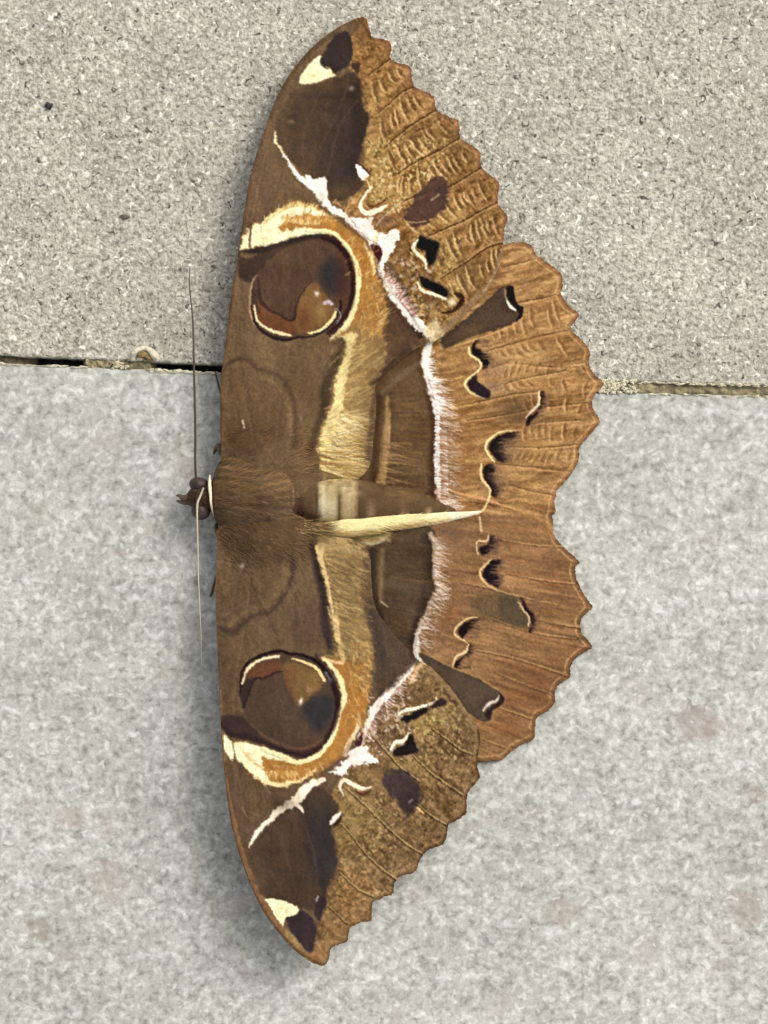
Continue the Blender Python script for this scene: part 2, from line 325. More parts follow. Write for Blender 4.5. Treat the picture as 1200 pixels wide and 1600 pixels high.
hc.line([(755,1110),(763,1100),(776,1095),(780,1087)], [3,4,4,2], (214,196,176), soft=1); hc.glow(763,1101,3,3,(255,250,240),.9)

# ============================================================ forewings
fc = hc.copy()
mF1 = np.clip(0.5 - sdf_poly(gx, gy, OUT['F1']) / 1.5, 0, 1); mF2 = np.clip(0.5 - sdf_poly(gx, gy, OUT['F2']) / 1.5, 0, 1)
fc.mask = np.maximum(mF1, mF2)
fc.h[fc.mask > 0.01] = 0
full = (slice(0, H), slice(0, W))
fc.blend(full, np.ones((H, W), np.float32), (108,85,60))
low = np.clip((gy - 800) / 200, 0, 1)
fc.blend(full, low * .5, (90,71,54))  # dimmer light on the lower forewing, put into its colour
b1 = fbm(40, 400); b2 = fbm(3, 410, octaves=2); b3 = fbm(10, 420)
# ------- outer zones
def outer(poly, base, ang, seed):
    P = smooth(poly, True, 4); sl = box(P, 10)
    d = sdf_poly(gx[sl] + WX[sl] * 3, gy[sl] + WY[sl] * 3, P); m = np.clip(0.5 - d / 3, 0, 1)
    fc.blend(sl, m, base)
    na = fbm(7, seed, ang, 2.5, 3, gx[sl], gy[sl]); nb_ = fbm(3, seed + 9, ang + 1.4, 1.6, 2, gx[sl], gy[sl])
    fc.c[sl] += (m * (0.17 * na + 0.13 * nb_))[..., None] * np.array((1, .9, .7), np.float32)
outer([(545,20),(562,40),(548,60),(553,90),(560,118),(566,150),(568,172),(577,187),(572,206),(565,226),(561,250),(566,275),(572,292),(545,312),(560,345),(625,430),(680,530),(800,400),(800,300),(700,160),(600,40)], (146,107,62), R(-30), 430)
outer([(655,1034),(610,1080),(575,1150),(530,1215),(520,1245),(530,1262),(517,1290),(521,1310),(528,1345),(522,1366),(513,1382),(510,1408),(500,1440),(494,1452),(492,1474),(485,1492),(470,1502),(515,1515),(560,1460),(680,1350),(760,1240),(760,1130),(700,1050)], (122,95,62), R(45), 440)  # duller base colour, painted for the dimmer light on this wing
for x, y, rx, ry, a in ((590,170,14,30,.45),(585,235,22,34,.7),(600,290,30,30,.45),(650,240,26,16,.3),(625,300,30,16,.5),(700,340,24,16,.45),(690,400,26,24,.55),(715,440,26,16,.5),(665,490,26,14,.4)):
    fc.glow(x, y, rx, ry, (196,162,98), a)
for x, y, rx, ry, a in ((650,215,30,12,.4),(700,225,24,16,.4),(740,420,30,26,.55),(620,390,16,20,.5),(640,430,16,16,.45),(700,265,20,14,.3),(760,350,18,18,.25),(630,455,18,18,.3),(670,470,22,9,.5)):
    fc.glow(x, y, rx, ry, (104,78,46), a)
for x, y, rx, ry, a in ((545,1290,20,40,.6),(550,1250,20,24,.4),(660,1130,30,20,.6),(680,1120,20,14,.4),(620,1190,14,14,.4),(645,1200,20,12,.5),(540,1390,18,26,.4),(575,1280,20,16,.3)):
    fc.glow(x, y, rx, ry, (166,138,80), a)
for x, y, rx, ry, a in ((720,1150,26,26,.5),(690,1190,26,20,.3),(700,1250,26,20,.3),(615,1145,18,14,.45),(650,1090,24,12,.45),(560,1330,20,16,.3),(620,1330,26,20,.35),(600,1200,24,16,.45),(660,1300,30,18,.25)):
    fc.glow(x, y, rx, ry, (90,69,46), a)
fc.glow(540,1440,26,26,(160,116,72),.55); fc.glow(500,1490,18,14,(166,118,76),.6); fc.glow(550,1400,26,24,(140,104,64),.5)
# granular scale speckle of gold and brown
for (x0, y0, x1, y1, n, cols) in ((570,215,700,330,520,[(232,210,150),(104,78,42),(168,140,78),(206,176,110)]),(640,370,720,505,380,[(208,180,110),(98,74,44),(150,120,70)]),(600,400,680,500,200,[(150,118,96),(90,62,50),(206,176,156)]),
                              (520,1230,620,1340,300,[(178,154,104),(92,72,46),(142,116,70)]),(610,1095,720,1190,300,[(184,162,108),(96,76,48),(150,126,78)]),(570,1090,640,1180,180,[(190,164,140),(96,68,54),(220,196,180)]),(545,60,600,200,170,[(190,148,90),(120,82,46)]),(520,1350,580,1450,200,[(182,138,90),(104,74,46)])):
    for i in range(n):
        x = random.uniform(x0, x1); y = random.uniform(y0, y1); an = random.uniform(0, 3.1); L = random.uniform(1.5, 5)
        fc.line([(x, y), (x + L * math.cos(an), y + L * math.sin(an))], random.uniform(1.4, 3.4), random.choice(cols), soft=1.1, rough=.8, a=.7, sm=False)
margin(fc, F1_out[2:], (142,98,68), (178,132,84), 6, 9.5, .55)
margin(fc, F2_out, (100,74,48), (146,112,72), 5, 8, .5)
F1V = [[(575,118),(590,106),(610,92)], [(590,178),(610,160),(628,144),(644,136)], [(600,232),(622,212),(648,192),(680,173)], [(615,275),(650,253),(685,235),(719,215)],
       [(610,330),(640,310),(700,292),(722,280),(752,262)], [(650,378),(690,360),(728,343),(750,330),(778,316)], [(685,437),(725,412),(762,387),(786,380)], [(715,492),(745,462),(770,430),(782,404)]]
for i in range(len(F1V) - 1):
    n = (4, 6, 8, 10, 11, 10, 7)[i]
    bars(fc, F1V[i], F1V[i + 1], n, .12, .9, (216,178,118), 4.4, .72, .28, .16, (100,70,40))
for v in F1V[:7]:
    vein(fc, v, dark=(78,48,26), pale=(206,166,108), side=-1 if v is F1V[6] else 1, w=2.4, ap=.6, groove=.03)
fc.line([(628,315),(600,338),(588,352)], 2.4, (226,206,160), soft=1, a=.8)
fc.line([(590,340),(620,318),(655,298)], 2, (196,160,104), soft=1.2, a=.7)
F2V = [[(572,1140),(600,1172),(625,1200),(655,1222)], [(675,1140),(700,1158),(716,1171),(738,1181)], [(645,1182),(680,1215),(722,1243)], [(650,1258),(672,1275),(697,1291)], [(537,1230),(565,1255),(595,1285),(630,1317),(658,1335)],
       [(532,1288),(550,1308),(570,1335),(605,1367),(620,1376)], [(530,1365),(560,1392),(582,1402)], [(512,1417),(542,1445)]]
for v in F2V:
    vein(fc, v, dark=(74,54,34), pale=(198,166,108), side=-1, w=2.4, ap=.95, ad=.8, groove=.03)
for a, b, n in ((F2V[1], F2V[2], 7), (F2V[4], F2V[5], 9), (F2V[5], F2V[6], 6)):
    bars(fc, a, b, n, .3, .9, (158,124,76), 2.2, .3, .25, .1)
# band on the tornal margin
fc.line([(783,392),(778,420),(757,455),(722,490),(690,520)], [3,8,13,15,12], (150,120,88), soft=2.5, rough=1.5, a=.8, dh=.015)
fc.line([(782,396),(776,422),(754,458)], 1.6, (186,156,122), soft=1.2, a=.6)
fc.line([(664,1040),(690,1066),(716,1096),(735,1126),(744,1160),(740,1182)], [10,10,9,8,6,3], (134,108,74), soft=3, rough=1.5, a=.8, dh=.015)
# ------- costa
fc.line([(344,700),(345,600),(356,505),(372,395),(394,268),(422,180),(468,97),(530,45)], 7, (86,62,42), soft=3, a=.55, dh=.02)
fc.line([(350,690),(352,620),(360,520),(380,380),(400,270),(430,180),(474,100),(535,50),(565,34)], 3, (122,94,66), soft=3, a=.5)
fc.line([(343,1080),(350,1190),(364,1275),(388,1362),(425,1432),(470,1482),(505,1503)], [4,6,8,10,10,10,8], (134,98,66), soft=2.4, a=.9, dh=.025)
fc.line([(352,1190),(372,1290),(398,1372),(428,1424)], 2, (76,52,40), soft=1.4, a=.7)
fc.glow(462,1470,18,8,(176,146,96),.6,R(45))
# ------- soft brown mottling of the inner half, satin sheen painted in as glows
fc.c += (fc.mask * (0.035 * b1 + 0.025 * b2 + .02 * b3))[..., None]
fc.glow(450,600,60,90,(118,94,66),.35); fc.glow(400,560,30,60,(116,92,66),.35); fc.glow(410,300,26,90,(100,76,60),.4); fc.glow(455,1000,50,60,(104,84,62),.4); fc.glow(375,1240,20,60,(92,72,58),.4)
fc.glow(420,660,40,60,(94,70,48),.5); fc.glow(400,640,16,50,(112,86,60),.4); fc.glow(480,590,30,60,(98,75,50),.6); fc.glow(372,600,8,60,(116,88,58),.6)
fc.glow(385,1000,30,30,(98,77,52),.5); fc.glow(480,980,26,40,(92,70,56),.6); fc.glow(490,690,10,22,(156,124,80),.8,R(20)); fc.glow(480,700,14,26,(120,94,60),.5)
for v in ([(430,700),(440,600),(452,540)], [(400,700),(378,600),(372,480),(384,400),(402,300),(430,190),(480,100)], [(455,700),(490,600),(530,530)], [(420,330),(440,260),(455,180),(500,90)], [(392,870),(385,960),(368,1060),(366,1140),(380,1260),(410,1370),(450,1440)], [(440,860),(470,940),(500,1000)], [(410,1240),(430,1300),(470,1400)]):
    fc.line(v, 2.2, (132,106,78), soft=2.2, rough=.6, a=.32, dh=.006); fc.line([(x + 3, y + 1) for x, y in v], 2, (74,54,40), soft=2.4, rough=.6, a=.3)
T1 = [(352,574),(366,563),(386,561),(403,576),(435,586),(451,607),(462,637),(463,670),(456,700)]
fc.line(T1, [3,8,6,6,6,7,7,8,8], (78,58,44), soft=4, rough=1, a=.75)
fc.line([(x - 9, y + 10) for x, y in T1[1:]], 4, (132,106,76), soft=4, rough=1, a=.55)
T2 = [(343,980),(365,988),(378,975),(402,960),(420,957),(433,946),(447,925),(457,900),(455,872)]
fc.line(T2, [6,12,7,6,6,6,6,7,8], (66,50,44), soft=4, rough=1, a=.75)
fc.line([(x - 8, y - 10) for x, y in T2[1:]], 5, (118,96,64), soft=4, rough=1, a=.6)
fc.line([(392,905),(405,940),(425,975),(438,1012)], 2, (70,54,42), soft=2, a=.5)
fc.line([(386,880),(372,920),(368,950)], 2, (72,56,46), soft=3, a=.5)
fc.line([(400,690),(392,640),(384,590)], 3, (84,62,44), soft=3, a=.5); fc.line([(470,960),(452,925),(440,880)], 2, (116,92,70), soft=2, a=.4)
fc.line([(372,640),(376,680)], 2.5, (84,62,44), soft=3, a=.5)
fc.line([(379,658),(381,668)], 3.4, (216,188,156), soft=1.4); fc.glow(378,884,3.2,4,(214,192,170),.95)
fc.line([(440,700),(450,660),(452,620)], 3, (126,100,72), soft=4, a=.4)
# ------- apex, upper
fc.poly([(428,212),(436,185),(448,158),(466,138),(500,133),(530,120),(550,114),(562,125),(565,150),(567,170),(577,187),(572,205),(565,225),(560,250),(562,275),(567,292),(540,311),(520,314),(508,290),(480,276),(455,252),(438,232)], (74,57,42), soft=2.4, rough=1.4)
fc.poly([(520,150),(562,130),(566,170),(575,188),(566,225),(558,262),(530,290),(500,265),(508,220),(515,190)], (60,48,42), soft=9, rough=2, a=.8)
fc.poly([(560,128),(566,168),(577,187),(570,208),(562,235),(545,215),(552,180),(548,140)], (54,41,34), soft=3, rough=1.5, a=.85)
for x, y in ((475,150),(462,168),(456,182),(452,198),(500,150),(520,152),(505,170),(490,215),(478,222),(520,205),(548,150)):
    fc.glow(x, y, 12, 4.5, (56,42,32), .65, R(12))
for x, y, rx, ry in ((440,190,14,40),(452,160,14,20),(470,140,16,10),(440,235,10,20),(470,270,16,10),(500,130,20,8)): fc.glow(x, y, rx, ry, (102,80,58), .6)
fc.glow(480,215,22,50,(88,67,50),.4); fc.glow(548,255,16,34,(46,36,34),.6); fc.glow(556,165,10,30,(48,36,30),.5); fc.glow(530,300,16,9,(96,72,46),.5)
for p in ([(500,145),(480,190),(470,240)], [(545,125),(530,170),(500,230)], [(560,155),(530,200),(512,270)]):
    fc.line(p, 3, (98,76,52), soft=3, rough=1, a=.45)
fc.glow(549,138,4,4,(170,160,150),.7); fc.glow(455,190,5,2.5,(140,118,96),.7)
fc.poly([(556,113),(552,106),(550,100),(562,98),(560,118)], (68,46,36), soft=1.5)
fc.glow(565,45,10,18,(112,78,50),.5); fc.line([(560,30),(572,45),(578,60)], 5, (92,60,40), soft=2, a=.6)
fc.poly([(505,84),(520,58),(540,47),(549,62),(552,85),(545,102),(530,110),(518,114),(510,108),(502,104),(500,92)], (56,45,42), soft=1.6, rough=1)
fc.poly([(466,127),(480,104),(492,92),(501,86),(500,98),(505,104),(515,105),(519,113),(526,118),(512,122),(497,129),(478,132)], CREAM, soft=1, rough=.6, dh=.01)
fc.glow(490,118,4,2,(238,196,110),.6)
fc.line([(505,100),(511,107),(518,106),(524,116)], 2.5, (70,56,16), soft=1, a=.8)
# ------- apex, lower
fc.poly([(389,1332),(405,1303),(440,1270),(468,1257),(476,1240),(500,1230),(520,1248),(529,1262),(516,1290),(521,1310),(528,1345),(522,1366),(513,1382),(509,1405),(492,1422),(465,1417),(440,1407),(416,1404),(400,1380),(391,1352)], (72,56,43), soft=2.4, rough=1.4)
fc.poly([(476,1262),(500,1250),(518,1265),(512,1290),(519,1312),(527,1345),(519,1368),(507,1392),(490,1370),(480,1320)], (52,46,44), soft=7, rough=2, a=.85)
for x, y, rx, ry in ((395,1340,14,26),(408,1375,12,18),(425,1295,22,14),(455,1270,18,10),(400,1310,12,14)): fc.glow(x, y, rx, ry, (92,72,55), .6)
fc.glow(430,1350,26,36,(84,65,49),.45); fc.glow(506,1330,14,40,(44,39,40),.6); fc.glow(500,1262,18,12,(66,54,42),.5)
for p in ([(412,1345),(440,1390)], [(440,1300),(450,1350),(468,1405)], [(478,1290),(492,1340),(498,1390)]):
    fc.line(p, 3, (92,74,56), soft=3, rough=1, a=.45)
for x, y in ((430,1330),(440,1360),(460,1330),(470,1375),(420,1300)): fc.glow(x, y, 10, 5, (60,46,36), .5)
fc.poly([(497,1400),(509,1404),(510,1418),(503,1422),(501,1441),(492,1428),(494,1410)], (56,44,44), soft=1.4); fc.line([(494,1408),(497,1401)], 2.4, (176,160,150), soft=1.2)
fc.poly([(446,1435),(461,1430),(467,1421),(485,1432),(494,1450),(492,1472),(485,1489),(466,1472),(455,1455)], (55,43,46), soft=1.4, rough=.9)
fc.poly([(415,1405),(442,1407),(466,1419),(461,1430),(447,1434),(441,1446),(430,1430),(422,1417)], CREAM, soft=1, rough=.6, dh=.01); fc.glow(436,1420,4,2,(240,206,130),.6)
# ------- white oblique band, upper
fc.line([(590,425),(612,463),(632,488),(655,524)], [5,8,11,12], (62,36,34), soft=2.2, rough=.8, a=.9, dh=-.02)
fc.poly([(597,440),(620,472),(645,506),(657,532),(637,548),(605,574),(590,590),(592,560),(600,520),(602,480)], (80,58,42), soft=7, rough=1.5, a=.85)
fc.line([(429,205),(431,220),(440,237),(455,260),(472,280),(498,302),(514,324),(535,336),(552,350),(572,368),(590,388)], [1,3,4,5,8,13,11,8,9,12,14], WHITE, soft=1.6, rough=2.0, dh=.015)
fc.line([(429,207),(431,221),(442,240)], [1,3,3], (250,226,160), soft=1, rough=1)
fc.poly([(478,274),(492,279),(508,276),(512,285),(510,302),(514,318),(500,308),(485,294)], WHITE, soft=1, rough=1.4)
fc.poly([(548,340),(565,343),(581,340),(583,358),(600,365),(622,359),(621,375),(610,398),(598,420),(591,410),(596,392),(588,380),(574,372),(560,358)], WHITE, soft=1.2, rough=1.6, dh=.02)
fc.line([(593,418),(606,445),(624,474),(645,500),(664,518),(672,524)], [6,12,14,14,16,14], WHITE, soft=1.4, rough=2.4, dh=.02)
fc.hairs([(600,430),(622,465),(645,495)], 150, 17, R(-25), [(255,240,232),(214,176,160),(150,104,90),(120,80,66),(235,205,190)], 1.7, .7, .4)
fc.poly([(664,512),(684,500),(690,522),(684,532),(672,536),(662,524)], (226,204,158), soft=4, rough=2, a=.8)
fc.poly([(580,382),(594,386),(597,396),(592,410),(589,414),(585,400)], (72,32,34), soft=1.3, rough=.6)
for p in ([(548,340),(536,325),(520,316)], [(562,310),(545,322),(540,332)]): fc.hairs(p, 40, 10, R(-60), [(190,146,92),(140,100,58),(214,170,110)], 2, .6, .7)
fc.poly([(556,256),(568,263),(576,274),(571,279),(565,281),(559,272)], (255,248,238), soft=1, rough=.6)
fc.line([(556,254),(566,260),(577,272)], 2.4, (50,34,26), soft=1.2, a=.9); fc.line([(570,278),(577,290),(578,300)], 2, (230,200,140), soft=1)
fc.line([(580,292),(569,307),(563,323),(570,333),(585,331),(604,321)], [2.5,4,6,8,8,3], (255,238,206), soft=1, rough=.5, dh=.012)
fc.line([(572,316),(580,324),(594,318),(602,312)], [2,3,3,2], (84,48,32), soft=1.4, a=.8)
fc.glow(600,345,16,10,(120,88,74),.6)
fc.poly([(667,287),(682,277),(695,280),(700,300),(697,322),(676,343),(655,355),(637,350),(630,334),(645,312)], (84,60,49), soft=3.5, rough=2.4, a=.95)
fc.glow(690,300,9,14,(62,46,42),.5); fc.line([(674,312),(686,304)], 3, (158,132,108), soft=1.2, a=.8)
fc.line([(632,346),(650,348),(665,345)], 2, (214,180,110), soft=1.4, a=.6)
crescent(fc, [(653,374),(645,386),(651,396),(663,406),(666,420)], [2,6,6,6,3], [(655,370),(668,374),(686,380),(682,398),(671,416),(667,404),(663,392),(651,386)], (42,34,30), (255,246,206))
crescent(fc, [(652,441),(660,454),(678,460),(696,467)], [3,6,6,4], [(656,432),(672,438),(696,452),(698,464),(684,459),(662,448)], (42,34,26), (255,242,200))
fc.line([(712,459),(722,466),(718,477),(706,487),(692,488)], [6,8,8,4,3], (62,40,28), soft=1.6, rough=1.2); fc.glow(706,472,6,6,(238,222,184),1.0)
# ------- white oblique band, lower
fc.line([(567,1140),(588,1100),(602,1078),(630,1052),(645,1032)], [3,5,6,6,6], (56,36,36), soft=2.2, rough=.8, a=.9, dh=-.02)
fc.line([(389,1325),(392,1314),(403,1300),(418,1284),(438,1265),(464,1250),(478,1231),(503,1219)], [2,6,6,7,10,15,13,10], (252,236,210), soft=1.5, rough=1.9, dh=.015)
fc.line([(462,1258),(470,1262),(474,1270)], [5,5,2], (255,236,214), soft=1.1, rough=1)
fc.poly([(512,1206),(528,1197),(542,1183),(556,1172),(572,1166),(580,1176),(591,1191),(570,1193),(548,1199),(540,1212),(526,1208)], (252,238,226), soft=2.0, rough=2.6, dh=.02)
fc.line([(540,1180),(558,1168),(569,1142),(584,1112),(602,1088),(622,1066),(643,1042),(652,1024)], [3,9,9,12,14,12,12,8], (250,232,218), soft=2.0, rough=2.4, dh=.02)
fc.hairs([(572,1150),(590,1115),(620,1078),(645,1050)], 170, 17, R(30), [(250,232,222),(206,170,152),(140,104,84),(112,80,60)], 1.7, .65, .4)
fc.poly([(554,1163),(562,1150),(566,1144),(566,1160),(557,1167)], (68,32,38), soft=1.2)
fc.line([(660,1035),(650,1050),(640,1065)], [8,7,4], (212,178,132), soft=3, rough=2, a=.7)
fc.poly([(515,1287),(520,1276),(530,1270),(534,1269),(527,1280),(518,1288)], (250,240,226), soft=1, rough=.4); fc.poly([(519,1290),(527,1282),(533,1273),(532,1284),(524,1292)], (52,36,30), soft=1.3)
fc.line([(536,1243),(531,1229),(537,1219),(550,1225),(566,1232),(580,1230)], [2,4.5,7,7,6,2], (250,230,198), soft=1, rough=.5, dh=.012)
fc.line([(556,1236),(567,1242),(580,1234)], [3,5,2], (82,46,36), soft=1.4, a=.9)
fc.poly([(605,1208),(630,1204),(652,1224),(659,1242),(651,1260),(638,1277),(628,1264),(610,1242),(598,1224)], (66,53,50), soft=4, rough=2.2, a=.95)
fc.glow(640,1245,14,16,(54,42,46),.6); fc.line([(639,1254),(644,1249)], 2.4, (140,128,136), soft=1.4, a=.8)
fc.line([(652,1262),(661,1270)], 3.4, (206,166,104), soft=1.2)
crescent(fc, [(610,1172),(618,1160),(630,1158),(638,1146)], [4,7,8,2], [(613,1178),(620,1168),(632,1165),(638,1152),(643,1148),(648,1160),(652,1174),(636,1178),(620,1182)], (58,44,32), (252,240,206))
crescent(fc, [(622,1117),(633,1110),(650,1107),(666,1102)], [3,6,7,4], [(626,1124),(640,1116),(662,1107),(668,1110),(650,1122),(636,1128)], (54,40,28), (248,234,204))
fc.line([(671,1100),(682,1097),(682,1090)], [5,5,2], (222,204,170), soft=1.1); fc.poly([(686,1092),(698,1096),(688,1105),(672,1105)], (56,42,38), soft=2)
# ------- eyespot ring, upper
fc.poly([(376,388),(372,400),(395,402),(425,384),(455,374),(482,367),(510,365),(535,380),(550,405),(555,440),(550,480),(535,515),(515,530),(520,500),(540,450),(530,400),(490,385),(430,400),(400,440),(372,430)], (60,44,38), soft=2, a=.9)
fc.poly([(376,390),(380,372),(394,352),(412,345),(434,326),(462,317),(490,321),(512,335),(536,352),(565,372),(580,395),(590,420),(592,440),(600,462),(604,490),(596,520),(575,560),(552,590),(540,560),(546,525),(522,527),(548,500),(556,455),(553,430),(548,398),(530,377),(505,365),(482,367),(450,374),(425,383),(400,388)], (172,122,60), soft=2.2, rough=1.6)
fc.poly([(376,390),(380,372),(394,353),(412,346),(434,328),(462,319),(490,324),(510,337),(490,338),(462,336),(446,346),(436,360),(470,358),(505,358),(512,365),(482,368),(450,374),(425,383),(400,387)], (255,246,196), soft=2.0, rough=1.8)
fc.hairs([(412,350),(440,330),(465,322),(495,328)], 110, 12, R(-70), [(226,184,110),(255,240,190),(180,130,66),(255,232,168)], 2, .6, .35)
fc.line([(445,350),(455,344),(475,342),(500,342),(520,352)], [4,6,6,8,8], (178,128,58), soft=2.5, rough=2, a=.85)
fc.hairs([(445,345),(475,350),(500,350)], 60, 14, R(-80), [(255,240,190),(176,124,52),(240,204,130)], 1.8, .6, .3)
fc.line([(480,360),(512,361),(532,375),(548,397),(559,430),(557,462),(549,492),(537,513),(518,529)], [4,5,6,8,10,9,9,8,2], (255,240,178), soft=1.2, rough=1.0, dh=.015)
fc.line([(567,375),(578,395),(586,415),(584,428)], [4,7,9,3], (255,232,172), soft=2, rough=1.8, a=.9)
fc.line([(545,355),(566,372),(582,398),(590,420)], [6,6,3,2], (136,90,54), soft=2.4, rough=1.4, a=.7)
fc.line([(562,385),(572,405),(574,425)], 7, (168,108,42), soft=3, rough=2, a=.6)
fc.line([(392,350),(391,368),(390,386)], 3.5, (96,68,46), soft=1.2, a=.9)
fc.line([(395,340),(400,320),(402,290)], 2, (124,98,72), soft=2, a=.5)
fc.hairs([(575,445),(590,470),(590,510),(570,560)], 170, 26, R(-35), [(196,148,86),(150,110,62),(214,176,116),(128,94,56)], 2, .5, .25)
fc.line([(376,392),(402,392),(428,386),(455,376),(485,369),(510,369),(530,380)], [3,10,8,7,6,6,6], (50,38,34), soft=2, rough=.6, a=.95)
# eyespot disc
E1 = [(394,450),(400,432),(418,408),(444,388),(484,374),(514,376),(534,390),(546,415),(551,445),(548,472),(536,498),(517,515),(492,523),(466,527),(436,529),(414,520),(400,506),(393,482)]
fc.poly(E1, (82,61,46), soft=2, dh=-.015)
fc.line([(505,372),(530,384),(547,408),(552,445),(547,478),(530,505),(512,520)], [6,9,9,8,8,8,5], (48,26,26), soft=3, a=.9)
fc.line([(420,410),(450,390),(488,378),(515,384)], 7, (92,68,48), soft=4, a=.7)
fc.line([(530,400),(540,425),(540,450)], 7, (98,58,38), soft=4, a=.7)
fc.poly([(498,432),(506,412),(516,402),(530,408),(541,428),(541,448),(531,461),(512,455)], (48,44,45), soft=8, a=.9)
fc.poly([(404,466),(420,484),(436,492),(450,500),(461,498),(464,518),(440,522),(418,513),(402,494)], (106,66,40), soft=3, rough=1)
fc.poly([(488,441),(500,449),(508,463),(520,476),(524,490),(518,503),(500,512),(480,520),(463,517),(463,480),(473,457)], (122,88,52), soft=4, rough=1)
fc.glow(474,500,12,20,(104,62,38),.75); fc.glow(502,488,10,16,(158,130,76),.6); fc.glow(490,462,8,14,(128,98,58),.5); fc.glow(425,440,22,34,(92,68,52),.5); fc.glow(460,400,34,14,(96,74,54),.5); fc.glow(535,440,8,40,(92,44,34),.45)
fc.line([(404,436),(406,466),(420,484),(436,491),(450,500),(460,497),(462,480),(472,457),(487,440)], [3,7,4,3,4,4,3,2,2], (56,38,32), soft=1.2, a=.9)
fc.line([(396,440),(397,470),(405,488)], [3,8,3], (66,46,40), soft=2, a=.8)
fc.line([(402,430),(394,441),(390,472),(393,498),(404,515)], [1,2,2,3,1], (186,152,118), soft=1.1, a=.9)
fc.line([(393,478),(400,507),(420,524),(445,531),(465,527)], [2,4,5,5,3], (34,22,20), soft=1.2)
fc.line([(465,527),(490,525),(512,511),(530,487),(533,470)], [3,3,5,5,3], (34,24,22), soft=1.2)
fc.line([(397,478),(402,500),(415,512),(435,520),(454,524)], [2,3.5,3.5,5,3], (255,226,176), soft=.9); fc.line([(481,520),(500,516),(517,502),(525,487)], [2,4,5,3], (255,236,168), soft=.9)
fc.glow(495,459,3.4,3.4,(250,236,224),1); fc.glow(508,474,2.6,2.2,(240,226,236),1); fc.glow(513,472,2,2.6,(240,226,236),1); fc.glow(518,475,2.4,2,(230,216,226),.9); fc.line([(506,474),(512,470),(518,474)], 4, (206,182,196), soft=1.6, a=.9); fc.line([(524,482),(530,486),(532,496),(526,504)], 2, (170,156,160), soft=1.1, a=.8)  # blue-white scales of the eyespot, their glints painted as pale marks
# ------- eyespot ring, lower
fc.poly([(346,1120),(365,1150),(400,1150),(440,1172),(480,1185),(510,1168),(528,1130),(530,1090),(515,1050),(500,1028),(490,1030),(480,1150),(430,1140),(380,1120)], (54,38,36), soft=2.5, a=.9)
fc.poly([(365,1163),(384,1160),(402,1166),(430,1176),(452,1184),(462,1191),(486,1186),(502,1176),(516,1158),(524,1138),(528,1115),(534,1100),(531,1072),(520,1045),(502,1028),(525,1026),(530,1000),(545,985),(560,960),(575,985),(582,1010),(580,1040),(576,1075),(576,1100),(566,1135),(545,1165),(538,1180),(515,1196),(490,1208),(470,1222),(442,1228),(415,1225),(398,1214),(382,1198)], (170,120,60), soft=2.2, rough=1.5)
fc.poly([(349,1148),(354,1150),(361,1158),(365,1176),(363,1190),(356,1180),(350,1168)], (255,240,200), soft=1.2)
fc.poly([(367,1163),(384,1160),(402,1166),(430,1176),(450,1183),(456,1190),(425,1188),(412,1182),(408,1196),(418,1212),(414,1224),(398,1213),(380,1196),(367,1180)], (255,244,194), soft=1.8, rough=1.5)
fc.line([(412,1222),(440,1226),(470,1219),(492,1203)], [8,7,6,2], (250,224,164), soft=2, rough=2)
fc.hairs([(415,1205),(440,1205),(465,1205)], 80, 16, R(70), [(250,222,160),(190,140,66),(160,110,46)], 2, .6, .3)
fc.hairs([(380,1175),(400,1195)], 40, 16, R(40), [(250,222,160),(200,160,100)], 2, .5, .2)
fc.line([(410,1170),(440,1181),(462,1191),(486,1186),(503,1174),(517,1156),(525,1134),(530,1112),(538,1092),(534,1068),(522,1046),(503,1028)], [6,8,8,8,8,7,7,9,9,8,7,2], (255,238,178), soft=1.2, rough=1.0, dh=.015)
fc.line([(538,1178),(545,1162),(556,1144),(561,1128),(558,1116)], [6,7,6,5,2], (250,226,186), soft=1.8, rough=1.4, a=.9)
fc.line([(500,1200),(530,1184),(550,1158)], 5, (120,80,50), soft=2.2, a=.5)
fc.line([(560,1080),(562,1110),(548,1140)], 9, (176,116,48), soft=4, rough=2, a=.6)
fc.hairs([(560,1075),(570,1030),(565,980)], 150, 24, R(35), [(190,146,86),(140,104,62),(208,172,116),(120,90,58)], 2, .5, .3)
fc.line([(345,1130),(362,1148),(392,1152),(425,1166),(452,1176),(480,1180),(503,1168)], [6,8,10,8,7,6,5], (48,34,34), soft=2.2, a=.95)
fc.line([(362,1186),(366,1200),(370,1215)], 2.4, (120,90,66), soft=1.4, a=.7); fc.line([(412,1225),(422,1240)], 1.6, (170,140,110), soft=1.2, a=.6)
fc.glow(440,1255,30,12,(70,55,38),.5)
fc.line([(378,1262),(386,1276)], 2.2, (156,130,112), soft=1.6, a=.6)
E2 = [(375,1068),(381,1045),(396,1030),(416,1021),(437,1018),(456,1024),(480,1025),(499,1038),(513,1056),(522,1078),(526,1102),(521,1128),(513,1150),(498,1163),(480,1170),(457,1168),(428,1158),(405,1144),(388,1128),(378,1106)]
fc.poly(E2, (76,59,46), soft=2, dh=-.015)
fc.line([(405,1146),(430,1160),(460,1170),(482,1168),(502,1156)], 5, (106,72,52), soft=3, a=.7)
fc.line([(505,1045),(522,1072),(528,1102),(522,1132),(508,1156)], [6,9,9,8,6], (46,28,28), soft=3, a=.9)
fc.poly([(472,1108),(485,1092),(508,1086),(521,1098),(517,1124),(502,1143),(489,1138),(478,1124)], (46,44,46), soft=7, a=.95)
fc.poly([(388,1050),(405,1037),(437,1031),(442,1048),(427,1052),(412,1060),(400,1062),(390,1075)], (98,62,42), soft=3, rough=1)
fc.poly([(443,1038),(470,1036),(495,1050),(506,1068),(495,1080),(483,1090),(470,1101),(460,1092),(450,1070)], (116,88,52), soft=4, rough=1)
fc.line([(445,1045),(452,1075),(462,1092)], 6, (112,74,50), soft=3, a=.8)
